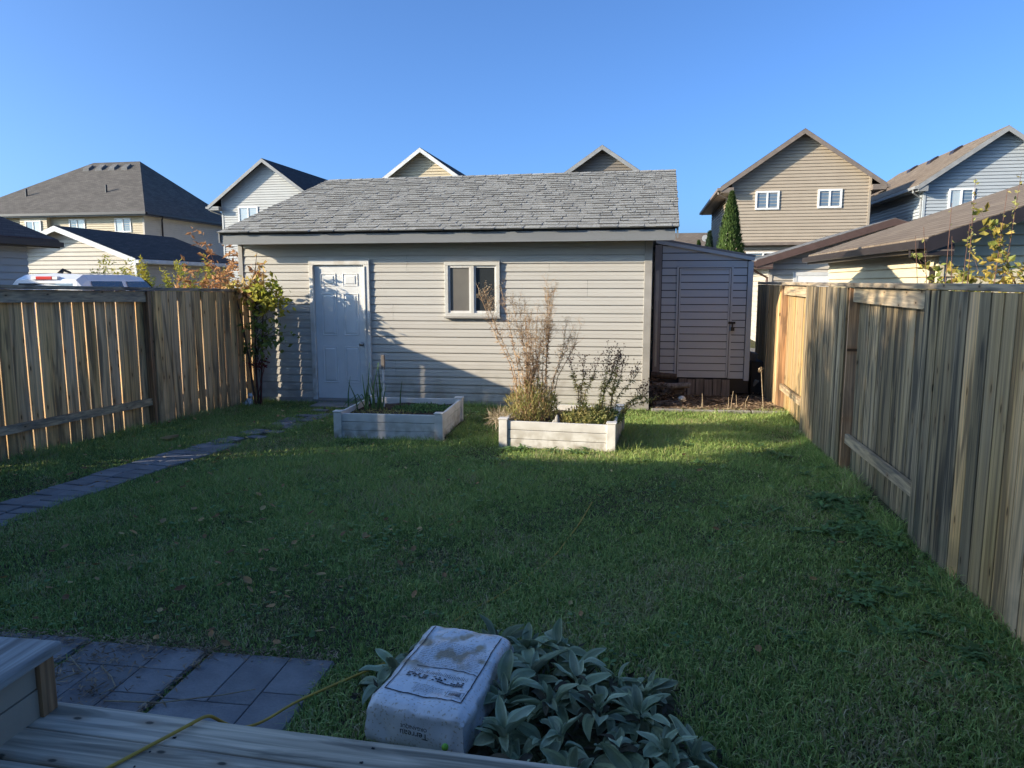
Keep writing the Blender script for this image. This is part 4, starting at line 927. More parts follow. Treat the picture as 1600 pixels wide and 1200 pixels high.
# firewood and debris beside the garage corner
lg_=[((.62,10.95,.30),(1.18,11.0,.30),.045,'grey weathered log lying across the debris pile'),((.62,10.72,.05),(1.05,10.78,.05),.05,'lowest pale log at the front of the debris pile'),((.60,11.1,.18),(1.1,11.05,.2),.06,'dark reddish log in the middle of the debris pile'),((.62,11.25,.42),(1.0,11.2,.40),.05,'red-brown log on top of the debris pile')]
for a,b,r_,lb in lg_:
    a,b=Vector(a),Vector(b); s=MB(); s.tube([(0,0,0),(b-a)*.5+rv(.012),b-a],[r_,r_*.95,r_*.9],9); o=s.build('log',M['w_step'] if 'grey' in lb or 'pale' in lb else M['bark']); o.location=a; tag(o,lb,'log')
s=MB()
for _ in range(700):
    x=.6+abs(rng.gauss(0,.25)); y=rng.uniform(10.6,11.5); h=max(.01,(.42-.5*(x-.6))*rng.random()); d=rv(); d.z*=.3; s.leaf((x,y,h),d,rv(),rng.uniform(.04,.12),.03,rng.random())
tag(s.build('brush_pile',M['bark']),'heap of dark bark and leaf litter beside the garage corner','debris',kind='stuff')
s=MB(); s.ball((0,0,.05),.06,8,5,.8); o=s.build('rock',M['vinyl'],smooth=True); o.location=(1.04,10.75,.08); tag(o,'pale stone on the debris pile by the garage corner','stone')
for (x,y,z_,lb) in ((2.33,12.4,.62,'white block lying high in the dark gap between shed and fence'),(2.36,12.2,.2,'pale block near the ground in the gap between shed and fence')):
    s=MB(); s.box(-.06,.06,-.05,.05,-.06,.06); o=bevel(s.build('block',M['concrete']),.012); o.location=(x,y,z_); o.rotation_euler=(.3,.2,.4); tag(o,lb,'block')
s=MB(); s.box(2.27,2.45,12.15,12.7,.0,.55); o=s.build('crate',M['black']); tag(o,'dark crate wedged between the shed and the right fence','crate')
# garden figurine
t=thing('figurine','small chipped white animal figurine at the end of the left fence','figurine',(-5.33,10.05,0)); s=MB()
s.tube([(0,0,.02),(0,0,.06),(.01,0,.10),(.02,-.01,.13)],[.05,.055,.04,.02],9); s.build('body',M['statue'],t,smooth=True)
s=MB(); s.ball((.03,-.02,.155),.036,9,6); s.build('head',M['statue'],t,smooth=True)
for sx in (-1,1):
    s=MB(); s.tube([(.03+sx*.02,-.02,.18),(.03+sx*.028,-.02,.205)],[.012,.003],6); s.build('ear',M['statue'],t)
    s=MB(); s.tube([(sx*.03,-.04,.07),(sx*.03,-.055,.03),(sx*.03,-.075,.012)],[.015,.014,.016],6); s.build('leg',M['statue'],t)
    s=MB(); s.tube([(-.07+.0,sx*.03,.05),(-.09,sx*.035,.01)],[.016,.014],6); s.build('leg',M['statue'],t)

# ------------------------------------------------------------------ pickup truck behind the left fence
T=thing('pickup_truck','white crew-cab pickup truck parked behind the left fence, roof showing','truck',(-10.05,11.75,.015),R(-3))
def cab_profile(w_b,w_r): pass
s=MB()
secs=[(0,1.05,1.42,.92),(0.02,1.12,1.93,.66),(.25,1.12,1.965,.66),(1.6,1.12,1.965,.66),(1.9,1.12,1.93,.64),(2.75,1.08,1.28,.80)]
# cab shell: stations along y with belt half width .95 at z 1.15 and roof half width
def ring_at(y,zr,wr):
    wb=.95; return [(-wb,y,.55),(-wb,y,1.18),(-wr-.02,y,zr-.10),(-wr+.08,y,zr),(0,y,zr+.025),(wr-.08,y,zr),(wr+.02,y,zr-.10),(wb,y,1.18),(wb,y,.55)]
st_=[(0.0,1.24,.88),(.10,1.86,.70),(.30,1.955,.68),(1.5,1.965,.68),(1.85,1.92,.66),(2.6,1.26,.84)]
rings=[ring_at(*a) for a in st_]; n=len(rings[0])
for i in range(len(rings)-1):
    for j in range(n-1): s.face([rings[i][j],rings[i][j+1],rings[i+1][j+1],rings[i+1][j]][::-1])
s.face(rings[0]); s.face(rings[-1][::-1])
s.build('cab',M['car_white'],T,smooth=True)
s=MB(); s.box(-.96,.96,2.55,4.1,.55,1.2); bevel(s.build('hood',M['car_white'],T),.08,3)
s=MB(); s.box(-.97,.97,-1.95,-.04,.5,.72); s.box(-.97,-.86,-1.95,-.04,.72,1.32); s.box(.86,.97,-1.95,-.04,.72,1.32); s.box(-.86,.86,-1.95,-1.88,.72,1.30); bevel(s.build('cargo_bed',M['car_white'],T),.025,2)
s=MB(); s.box(-.17,.17,.06,.16,1.865,1.925); bevel(s.build('brake_light',M['red_lamp'],T),.01)
for sg in (-1,1):
    s=MB(); s.box(min(sg*.17,sg*.27),max(sg*.17,sg*.27),.065,.15,1.87,1.92); s.build('cargo_lamp',M['white_paint'],T)
s=MB(); s.face([(-.60,.045,1.32),(.60,.045,1.32),(.56,.085,1.80),(-.56,.085,1.80)]); s.build('rear_window',M['pane_dark'],T)
for sg in (-1,1):
    for (ya,yb,yc,yd) in ((.28,1.15,1.12,.34),(1.22,2.25,1.80,1.24)):
        x_=lambda z_: sg*(.955-(z_-1.18)/(1.86-1.18)*(.955-.715))
        s=MB(); q=[(x_(1.22),ya,1.22),(x_(1.22),yb,1.22),(x_(1.84),yc,1.84),(x_(1.84),yd,1.84)]
        s.face(q if sg>0 else q[::-1]); s.build('side_window',M['pane_dark'],T)
    for yy in (-1.1,3.2):
        w=thing('wheel',None,None); w.parent=T; bpy.data.objects.remove(w)
        s=MB(); s.tube([(sg*.72,yy,.4),(sg*.98,yy,.4)],.4,20); wo_=s.build('wheel',M['tyre'],T); s=MB(); s.tube([(sg*.97,yy,.4),(sg*.99,yy,.4)],.24,16); s.build('rim',M['chrome'],wo_)
    s=MB(); s.box(min(sg*.9,sg*.975),max(sg*.9,sg*.975),-1.97,-1.86,.85,1.25); s.build('tail_light',M['red_lamp'],T)
s=MB(); s.tube([(-.1,.55,1.98),(-.1,.62,2.05),(-.1,.8,2.0)],[.05,.03,.02],6); s.build('antenna_fin',M['black'],T)
s=MB(); s.face([(-.74,2.5,1.28+.05),(.74,2.5,1.33),(.62,1.93,1.87),(-.62,1.93,1.87)][::-1]); s.build('windscreen',M['pane_dark'],T)

# ------------------------------------------------------------------ stepping path and patio slabs
def path_slabs():
    t=thing('paver_path','weathered grey paver path running along the left fence to the garage door','path',(-4.4,6.5,0)); t['kind']='structure'
    pts=[(-4.72,4.0),(-4.66,5.2),(-4.55,6.2),(-4.36,7.2),(-4.12,8.3),(-4.02,9.4),(-3.98,10.3)]
    def at(s_):
        i=min(len(pts)-2,int(s_)); f=s_-i; a,b=pts[i],pts[i+1]; return Vector((a[0]*(1-f)+b[0]*f,a[1]*(1-f)+b[1]*f,0))
    y=3.7; k=0
    def cx(y):
        ys=[p[1] for p in pts]; xs=[p[0] for p in pts]; return float(np.interp(y,ys,xs))
    while y<10.2:
        L=.142; yc=y+L/2; w=.50 if y<7 else .46
        for j in range(2):
            ww=w/2-.008; xc=cx(yc)+(j-.5)*w/1.0*.52
            s=MB(); s.box(-ww/2,ww/2,-L/2,L/2,0,.02+rng.uniform(-.006,.008))
            if y>6.9 and rng.random()<.38: continue
            o=bevel(s.build('paver',M['paver'],t),.006); o.location=(xc+4.4,yc-6.5+(j*.13),0); o.rotation_euler=(rng.uniform(-.03,.03),rng.uniform(-.03,.03),-(cx(yc+.3)-cx(yc-.3))/.6+rng.uniform(-.03,.03))
        y+=L+.012
    # landing slabs by the door
    for (x,y_,w,d) in ((-4.0,10.2,.75,.36),(-3.55,9.6,.5,.4)):
        s=MB(); s.box(-w/2,w/2,-d/2,d/2,0,.028); o=bevel(s.build('paver',M['concrete'],t),.006); o.location=(x+4.4,y_-6.5,0)
path_slabs()
def patio():
    t=thing('patio','dark slate-grey patterned paver slabs beside the deck','patio',(-1.9,2.8,0)); t['kind']='structure'
    # slabs .62 m square, each scored into a basket pattern of bricks
    for (sx,sy) in ((-1.88,2.47),(-2.53,2.49),(-3.18,2.52),(-1.885,1.84),(-2.54,1.86)):
        base=MB(); base.box(0,.615,0,.6,0,.018); o=bevel(base.build('slab',M['paver'],t),.005); o.location=(sx+1.9,sy-2.8,0)
        rot=rng.choice((0,1))
        cells=[(0,0,.2,.4),(.2,0,.2,.4),(0,.4,.4,.2),(.4,0,.215,.2),(.4,.2,.215,.2),(.4,.4,.215,.2)] if rot==0 else [(0,0,.4,.2),(0,.2,.2,.4),(.2,.2,.2,.4),(.4,0,.215,.3),(.4,.3,.215,.3)]
        for (a,b,w,h) in cells:
            s=MB(); s.box(a+.003,a+w-.003,b+.003,b+h-.003,.0185,.026+rng.uniform(0,.0015)); q=bevel(s.build('brick',M['paver'],o),.003)
patio()
# twigs on the patio
for pth,lb in (([(-2.31,2.86),(-2.2,2.78),(-2.12,2.70),(-2.15,2.64)],'crooked pale twig lying on the left patio slab'),([(-2.1,2.60),(-1.85,2.61),(-1.62,2.70),(-1.5,2.76)],'long thin dry stem lying across the middle patio slabs'),([(-2.42,2.72),(-2.36,2.80),(-2.5,2.9)],'curled dry twig in the weeds beside the bench')):
    b=Vector((pth[0][0],pth[0][1],0)); s=MB(); s.tube([Vector((x,y,.034+rng.uniform(0,.012)))-b for x,y in pth],[.004,.0035,.003,.002][:len(pth)],5); o=s.build('twig',M['fluff']); o.location=b; tag(o,lb,'twig')

# ------------------------------------------------------------------ deck, bench, cord
DK=thing('deck','weathered grey wooden deck with gaps between boards, at the bottom edge','deck',(-1.0,2.0,.38),R(-3.3))
y=0.005
for k in range(14):
    s=MB(); n=16; x0,x1=-3.4,3.4
    s.box(x0,x1,-.14,0,-.036,0); o=bevel(s.build('board',M['w_deck'],DK),.006); o.location=(rng.uniform(-.1,.1),-k*.149+.02,rng.uniform(-.002,.002))
    for xx in (-1.55,-.95,-.32,.3,.95):
        for dy in (-.035,-.105):
            s2=MB(); s2.tube([(xx+rng.uniform(-.01,.01),dy,-.001),(xx,dy,.0012)],.004,6); s2.build('screw',M['black'],o)
s=MB(); s.box(-3.4,3.4,-.03,.0,-.36,-.04); s.build('rim_joist',M['w_deck'],DK)
BN=thing('bench_box','low taupe-clad box bench with a pale worn top board at the lower left','bench',(-2.2,1.6,.38))
s=MB(); s.box(-.5,.37,-.7,.42,0,.095); s.build('side_board',M['bench_side'],BN); s=MB(); s.box(-.5,.367,-.7,.417,.1,.195); s.build('side_board',M['bench_side'],BN)
s=MB(); s.box(.33,.385,.375,.435,0,.196); s.build('corner_post',M['w_post'],BN)
s=MB(); s.box(-.55,.415,.0,.445,.198,.235); bevel(s.build('top_board',M['w_bench'],BN),.01); s=MB(); s.box(-.55,.415,-.75,-.006,.198,.234); bevel(s.build('top_board',M['w_bench'],BN),.01)
# plastic ring/lid near bench
t=thing('plastic_cup','white plastic cup tipped beside the bench','cup',(-2.16,2.40,.10)); s=MB(); N_=16
s.tube([(0,0,-.05),(0,0,-.045),(0,0,.02),(0,0,.028)],[.028,.03,.042,.046],N_,cap=False); s.build('cup_wall',M['white_paint'],t,smooth=True)
s=MB(); s.tube([(0,0,-.05),(0,0,-.048)],.028,N_); s.build('cup_base',M['green'],t); t.rotation_euler=(R(-25),R(18),0)
# yellow extension cord
pts=[(-1.62,1.45,.392),(-1.35,1.883,.392),(-1.285,2.03,.392),(-1.235,2.12,.28),(-1.25,2.35,.06),(-1.306,2.659,.04),(-1.25,2.74,.045),(-1.098,2.928,.05),(-.98,3.16,.012),(-.86,3.42,.006),(-.727,3.743,.018),(-.635,3.839,.018),(-.55,4.1,.002),(-.397,4.4,.016),(-.33,4.6,.020),(-.30,4.80,.010),(-.25,5.1,.002),(-.20,5.3,.012),(-.133,5.841,.004)]
pts=[(-1.56,1.5,.388),(-1.47,1.68,.388),(-1.385,1.85,.388),(-1.33,1.95,.390),(-1.295,2.01,.394),(-1.28,2.045,.392),(-1.275,2.08,.355),(-1.30,2.25,.20),(-1.33,2.5,.07),(-1.306,2.659,.045)]+pts[6:]
cv=bpy.data.curves.new('c','CURVE'); cv.dimensions='3D'; sp=cv.splines.new('NURBS'); sp.points.add(len(pts)-1)
for p,q in zip(sp.points,pts): p.co=(*q,1)
sp.use_endpoint_u=True; sp.order_u=4; cv.bevel_depth=.0055; cv.bevel_resolution=2; cv.materials.append(M['cord'])
tmp=bpy.data.objects.new('tmp',cv); COL.objects.link(tmp); dg=bpy.context.evaluated_depsgraph_get(); me=bpy.data.meshes.new_from_object(tmp.evaluated_get(dg)); bpy.data.objects.remove(tmp)
o=link('extension_cord',me); tag(o,'yellow extension cord running from the deck across the lawn','cord')

# ------------------------------------------------------------------ soil bag
def text_mesh(body,size,m,align='CENTER'):
    c=bpy.data.curves.new('t','FONT'); c.body=body; c.size=size; c.align_x=align; c.align_y='CENTER'; c.extrude=.0004; c.materials.append(m)
    tmp=bpy.data.objects.new('tmp',c); COL.objects.link(tmp); dg=bpy.context.evaluated_depsgraph_get(); me=bpy.data.meshes.new_from_object(tmp.evaluated_get(dg)); bpy.data.objects.remove(tmp); return me
BAG=thing('soil_bag','full white plastic bag of potting soil lying beside the silvery plants','bag',(-.71,2.47,.0))
# local frame: u across (0.40), v away from camera (.66), w up
bu=Vector((.39,-.085,0)).normalized(); bv=Vector((.085,.62,0)).normalized(); bw_=.395; bl_=.66; bh_=.205
mat4=Matrix(((bu.x,bv.x,0,0),(bu.y,bv.y,0,0),(0,0,1,0),(0,0,0,1)))
def bagpt(u,v,w): return bu*u+bv*v+Vector((0,0,w))
nu,nv=36,56
def bag_surf(a,b):    # a in [-1,1] around width, b in [0,1] along; top height field
    crease=.009*noise.noise(Vector((a*2.2,b*5,2)))-.010*max(0,.25-abs(noise.noise(Vector((a*3.3+b*2,b*6-a,5)))))+.003*noise.noise(Vector((a*9,b*18,7)))
    e=max(0,1-abs(a)**16*.10)*max(.0,1-abs(2*b-1)**24*.09)
    return bh_*e+crease
s=MB(); grid={}
verts=[]; 
for i in range(nu+1):
    for j in range(nv+1):
        a=-1+2*i/nu; b=j/nv; z_=bag_surf(a,b); grid[i,j]=len(s.v); s.v.append(tuple(bagpt(a*bw_/2+.004*noise.noise(Vector((a*3,b*9,8))),b*bl_,z_)))
for i in range(nu):
    for j in range(nv): s.f.append((grid[i,j],grid[i+1,j],grid[i+1,j+1],grid[i,j+1])); s.t.append(.5); s.m.append(0)
def skirt(idx,outv):
    prev=idx
    for (fz,fo) in ((.93,.003),(.84,.004),(.72,.005),(.56,.008),(.4,.010),(.25,.010),(.12,.004),(.0,-.02)):
        cur=[]
        for q,k_ in enumerate(idx):
            v=Vector(s.v[k_]); w=v.copy(); w.z=v.z*fz+.01; tdir=(Vector(s.v[idx[-1]])-Vector(s.v[idx[0]])).normalized(); ov=outv+(-tdir if q==0 else (tdir if q==len(idx)-1 else Vector((0,0,0)))); ov.z=0
            w+=ov*(fo+.012*noise.noise(Vector((v.x*9,v.y*9,fz*3)))+.006*noise.noise(Vector((v.x*30+fz*9,v.y*30,fz*4)))); cur.append(len(s.v)); s.v.append(tuple(w))
        for q in range(len(idx)-1): s.f.append((prev[q],cur[q],cur[q+1],prev[q+1])); s.t.append(.5); s.m.append(0)
        prev=cur
skirt([grid[i,0] for i in range(nu+1)],-bv); skirt([grid[nu,j] for j in range(nv+1)],bu); skirt([grid[nu-i,nv] for i in range(nu+1)],bv); skirt([grid[0,nv-j] for j in range(nv+1)],-bu)
bo=s.build('bag_body',M['bag'],BAG,smooth=True)
# prints: lie on the top; text reads from the far side (upside down for us)
def on_top(me,name,u,v,rot,dz=.0035,par=bo,front=False):
    # drape: move each vertex to the bag surface
    ca,sa=math.cos(rot),math.sin(rot)
    for vt in me.vertices:
        x,y=vt.co.x*ca-vt.co.y*sa+u, vt.co.x*sa+vt.co.y*ca+v
        if not front: vt.co=bagpt(x,y,bag_surf(max(-1,min(1,x/(bw_/2))),max(0,min(1,y/bl_)))+dz+vt.co.z)
        else:
            vt.co=bagpt(x,-.034-vt.co.z,y)
    me.update(); return link(name,me,par)
def strip(x0,x1,y0,y1,m,nx=10,ny=1):
    q=MB()
    for i in range(nx):
        for j in range(ny):
            a=x0+(x1-x0)*i/nx; b=x0+(x1-x0)*(i+1)/nx; c=y0+(y1-y0)*j/ny; d=y0+(y1-y0)*(j+1)/ny; q.face([(a,c,0),(b,c,0),(b,d,0),(a,d,0)])
    return q.mesh('print',m)
on_top(strip(-.166,.166,.074,.080,M['ink'],16),'printed_border',0,0,0); on_top(strip(-.166,-.161,.080,.62,M['ink'],1,24),'printed_border',0,0,0); on_top(strip(.161,.166,.080,.62,M['ink'],1,24),'printed_border',0,0,0)
q=MB()
for i in range(18):
    a=-.11+.27*i/18; b=-.11+.27*(i+1)/18; f=lambda x: .27+.018*math.sin((x+.11)*9)-.01*(x*4)
    q.face([(a,f(a),0),(b,f(b),0),(b,f(b)+.005,0),(a,f(a)+.005,0)])
on_top(q.mesh('p',M['ink']),'printed_curve',0,0,0)
q=MB()
for i in range(34):   # tall thin strokes and block row
    x=-.11+.25*i/34; h=rng.uniform(.012,.032); q.face([(x,.225,0),(x+.0018,.225,0),(x+.0018,.225+h,0),(x,.225+h,0)])
on_top(q.mesh('p',M['ink']),'printed_strokes',0,0,0)
q=MB()
for r_ in range(3):
    for i in range(22):
        if rng.random()<.6:
            x=-.12+.25*i/22; yy=.208-r_*.012; q.face([(x,yy,0),(x+.010,yy,0),(x+.010,yy+.008,0),(x,yy+.008,0)])
on_top(q.mesh('p',M['ink']),'printed_blocks',0,0,0)
q=MB()
for r_ in range(16):
    yy=.30+r_*.0125; x=-.14
    while x<.14:
        w=rng.uniform(.006,.022); q.face([(x,yy,0),(x+w,yy,0),(x+w,yy+.0022,0),(x,yy+.0022,0)]); x+=w+.004
for r_ in range(6):
    yy=.105+r_*.008; x=-.06
    while x<.06: 
        w=rng.uniform(.004,.014); q.face([(x,yy,0),(x+w,yy,0),(x+w,yy+.0016,0),(x,yy+.0016,0)]); x+=w+.003
on_top(q.mesh('p',mat('grey_print',(.16,.17,.2),.5)),'fine_print',0,0,0,.003)['kind']='stuff'
q=MB(); x=.095
for bx in ((.085,.155,.1,.1018),(.085,.155,.1425,.1445),(.085,.0868,.1,.1445),(.1532,.155,.1,.1445)): q.face([(bx[0],bx[2],0),(bx[1],bx[2],0),(bx[1],bx[3],0),(bx[0],bx[3],0)])
while x<.142: w=rng.choice((.001,.0016,.0024)); q.face([(x,.112,0),(x+w,.112,0),(x+w,.137,0),(x,.137,0)]); x+=w+.0016
on_top(q.mesh('p',M['ink']),'barcode',0,0,0)
on_top(text_mesh('Terreau',.036,M['ink']),'lettering',.01,.118,math.pi,0,bo,True)
on_top(text_mesh('ORGANIQUE',.019,M['ink']),'lettering',.01,.145,math.pi,0,bo,True)
def blot(u,v,r):
    q=MB(); n=12; cc=[]
    for i in range(n):
        a=2*math.pi*i/n; rr=r*rng.uniform(.5,1.1); cc.append((math.cos(a)*rr*1.4,math.sin(a)*rr*.55,0))
    for i in range(n): q.face([(0,0,0),cc[i],cc[(i+1)%n]])
    on_top(q.mesh('p',M['grime']),'dirt_stain',u,v,0,.0026)
# stains as bag-material mottling
gm=M['bag'].node_tree; N=gm.nodes; Lk=gm.links; b=N['Principled BSDF']; src=b.inputs['Base Color'].links[0].from_socket
g=N.new('ShaderNodeTexCoord'); n1=N.new('ShaderNodeTexNoise'); n1.inputs['Scale'].default_value=11; n1.inputs['Detail'].default_value=5; Lk.new(g.outputs['Object'],n1.inputs['Vector'])
mr_=N.new('ShaderNodeMapRange'); mr_.inputs[1].default_value=.50; mr_.inputs[2].default_value=.62; mr_.inputs[4].default_value=.85; Lk.new(n1.outputs[0],mr_.inputs[0])
sp_=N.new('ShaderNodeSeparateXYZ'); Lk.new(g.outputs['Object'],sp_.inputs[0]); m2=N.new('ShaderNodeMapRange'); m2.inputs[1].default_value=.20; m2.inputs[2].default_value=.34; Lk.new(sp_.outputs[1],m2.inputs[0])
m3=N.new('ShaderNodeMath'); m3.operation='MULTIPLY'; Lk.new(mr_.outputs[0],m3.inputs[0]); Lk.new(m2.outputs[0],m3.inputs[1])
n4=N.new('ShaderNodeTexNoise'); n4.inputs['Scale'].default_value=90; n4.inputs['Detail'].default_value=3; Lk.new(g.outputs['Object'],n4.inputs['Vector'])
m5=N.new('ShaderNodeMapRange'); m5.inputs[1].default_value=.585; m5.inputs[2].default_value=.66; m5.inputs[4].default_value=.6; Lk.new(n4.outputs[0],m5.inputs[0])
mx_=N.new('ShaderNodeMath'); mx_.operation='MAXIMUM'; Lk.new(m3.outputs[0],mx_.inputs[0]); Lk.new(m5.outputs[0],mx_.inputs[1])
mix_=N.new('ShaderNodeMix'); mix_.data_type='RGBA'; Lk.new(mx_.outputs[0],mix_.inputs[0]); Lk.new(src,mix_.inputs[6]); mix_.inputs[7].default_value=(.34,.235,.09,1); Lk.new(mix_.outputs[2],b.inputs['Base Color'])
s=MB(); s.ball((0,0,0),.013,10,7); o=s.build('green_ball',M['green'],smooth=True); o.location=(-.56,2.33,.15); tag(o,'tiny bright green ball against the lower front of the soil bag','ball')

# ------------------------------------------------------------------ lamb's ear
LE=thing('lambs_ear_plant','spreading clump of silvery woolly-leaved plants right of the soil bag','plant',(-.1,2.75,0))
def woolly(L,W,bend,cup,seed):
    s=MB(); nx,ny=6,8; rg=random.Random(seed); tw=rg.uniform(-.3,.3); wav=rg.uniform(0,6)
    idx={}
    for j in range(ny+1):
        t_=j/ny; ang=bend*t_; 
        yy=L*(math.sin(ang)/bend if abs(bend)>1e-3 else t_); zz=L*((1-math.cos(ang))/bend if abs(bend)>1e-3 else 0)
        wd=W*.5*(math.sin(math.pi*min(1,t_**.85))**.62*.96+.08*(1-t_)) if t_<1 else .003
        for i in range(nx+1):
            a=-1+2*i/nx; x=a*wd; z=-zz+cup*wd*(a*a)+.004*math.sin(t_*9+wav)*abs(a)-(.0035 if i==nx//2 else 0)
            ca,sa=math.cos(tw*t_),math.sin(tw*t_); idx[i,j]=len(s.v); s.v.append((x*ca-z*sa*0.3,yy,z+x*sa*.6))
    for j in range(ny):
        for i in range(nx): s.f.append((idx[i,j],idx[i+1,j],idx[i+1,j+1],idx[i,j+1])); s.t.append((.95 if i in (0,nx-1) else .30)+(.15 if j==ny-1 else 0)); s.m.append(0)
    return s
variants=[woolly(rng.uniform(.11,.165),rng.uniform(.040,.062),rng.uniform(.0,1.5),rng.uniform(.2,.8),k).mesh('leaf',M['lamb'],True) for k in range(12)]
dryv=[woolly(rng.uniform(.09,.13),rng.uniform(.03,.045),rng.uniform(1.2,2.2),rng.uniform(.5,1.4),50+k).mesh('leaf',M['lamb_dry'],True) for k in range(4)]
def inside(x,y):
    return True
ros=[(-.66,3.18,.10),(-.52,3.22,.11),(-.36,3.18,.12),(-.22,3.22,.11),(-.12,3.05,.12),(-.32,2.95,.17),(-.12,2.86,.16),(.04,2.95,.12),(.17,2.92,.10),(-.40,2.72,.19),(-.22,2.68,.2),(-.02,2.66,.18),(.14,2.70,.12),
     (-.36,2.48,.17),(-.16,2.46,.18),(.04,2.46,.17),(.22,2.50,.12),(.24,2.36,.10),(.12,2.28,.14),(-.1,2.28,.13),(-.3,2.30,.12),(-.95,2.98,.06),(-.98,2.86,.05),(-.9,3.05,.08),(.33,2.50,.07)]
for (x,y,z_) in ros:
    n=rng.randint(9,12) if x>-.8 else 4; a0=rng.uniform(0,6.28)
    for k in range(n):
        ring=k/n; a=a0+k*2.39996; el=.05+1.2*ring+rng.gauss(0,.28); a+=rng.gauss(0,.25)
        me=rng.choice(variants) if rng.random()<.86 else rng.choice(dryv)
        o=link('leaf',me,LE); sc_=rng.uniform(.62,1.25)*(1.1-.25*ring); o.scale=(sc_,sc_,sc_)
        rr=rng.uniform(0,.03); o.location=(x+.1+math.cos(a)*rr,y-2.75+math.sin(a)*rr,z_*rng.uniform(.35,.8)+.02)
        o.rotation_euler=(Matrix.Rotation(a-math.pi/2,3,'Z')@Matrix.Rotation(el,3,'X')@Matrix.Rotation(rng.uniform(-.5,.5),3,'Y')).to_euler()
s=MB()
for (x,y,z_) in ros:
    for k in range(9):
        a=rng.uniform(0,6.28); el=rng.uniform(-.1,.7); V=woolly(rng.uniform(.08,.13),rng.uniform(.04,.06),rng.uniform(.5,1.8),rng.uniform(.2,.8),rng.randrange(999))
        Mx=Matrix.Rotation(a-math.pi/2,3,'Z')@Matrix.Rotation(el,3,'X')@Matrix.Rotation(rng.uniform(-.8,.8),3,'Y'); off=Vector((x+.1+rng.gauss(0,.03),y-2.75+rng.gauss(0,.03),z_*rng.uniform(.15,.6)+.02)); b0=len(s.v)
        s.v+=[tuple(Mx@Vector(v)+off) for v in V.v]; s.f+=[tuple(i+b0 for i in f) for f in V.f]; s.t+=V.t; s.m+=V.m
s.build('lower_leaves',M['lamb'],LE,smooth=True)['kind']='stuff'
s=MB()
for (x,y,z_) in ros:
    for k in range(4): s.tube([(x+.1+rng.gauss(0,.02),y-2.75+rng.gauss(0,.02),0),(x+.1,y-2.75,z_*.7)],.004,4)
    for k in range(26):
        d=rv(); d.z*=.3; s.leaf((x+.1+rng.gauss(0,.07),y-2.75+rng.gauss(0,.07),rng.uniform(.0,.05)),d,rv(),.06,.022,rng.random())
s.build('withered_base',M['lamb_dry'],LE)['kind']='stuff'

# ------------------------------------------------------------------ fallen leaves
def leafmesh(seed,m):
    rg=random.Random(seed); s=MB(); L=rg.uniform(.045,.07); W=L*.6; pts=[]
    for k in range(9):
        u=k/8; w=W/2*math.sin(math.pi*u)**.7; pts.append((u*L-L/2,w))
    for k in range(8):
        for sg in (-1,1):
            a,b=pts[k],pts[k+1]; zf=lambda u,w: .25*abs(w)+.15*abs(u)*rg.uniform(.6,1.4)
            q=[(a[0],0,.15*abs(a[0])),(b[0],0,.15*abs(b[0])),(b[0],sg*b[1],.15*abs(b[0])+.35*b[1]),(a[0],sg*a[1],.15*abs(a[0])+.35*a[1])]
            s.face(q if sg>0 else q[::-1])
    s.tube([(-L/2,0,.01),(-L/2-.02,0,.004)],.001,3)
    return s.mesh('fallen_leaf',m,True)
fl=[leafmesh(k,M['fallen'] if k%3 else M['fallen_pale']) for k in range(6)]
for i in range(230):
    r_=rng.random()
    if r_<.45: x,y=rng.uniform(-3.6,-.9),rng.uniform(2.9,5.2)
    elif r_<.7: x,y=rng.uniform(-5.6,-3.6),rng.uniform(5.5,9.5)
    else: x,y=rng.uniform(-5,1.6),rng.uniform(3.2,7.5)
    if x<lfx(y)+.2 or (x>-1.2 and x<.5 and y<3.4): continue
    o=link('fallen_leaf',rng.choice(fl)); o.location=(x,y,.045+rng.random()*.02); o.rotation_euler=(rng.uniform(-.5,.5),rng.uniform(-.5,.5),rng.uniform(0,6.28)); sc_=rng.uniform(.6,1.15); o.scale=(sc_,)*3
    hue='pale yellow' if 'pale' in o.data.materials[0].name else 'curled brown'
    zone='by the paver path' if x<-3.4 else ('in the near left lawn above the patio' if (y<4.4 and x<-.5) else 'in the middle of the shaded lawn')
    tag(o,'small '+hue+' fallen leaf '+zone,'leaf','%s fallen leaves %s'%(hue,zone))
s=MB(); s.face([(-.1,-.05,.05),(.02,-.07,.045),(.11,.0,.06),(.08,.06,.08),(-.06,.05,.06)]); s.face([(-.06,.05,.06),(.08,.06,.08),(.11,.0,.06),(.02,-.07,.045),(-.1,-.05,.05)])
o=s.build('paper_scrap',M['fallen_pale']); o.location=(-5.0,7.55,.0); tag(o,'pale flat scrap lying on the grass beside the left fence','litter')

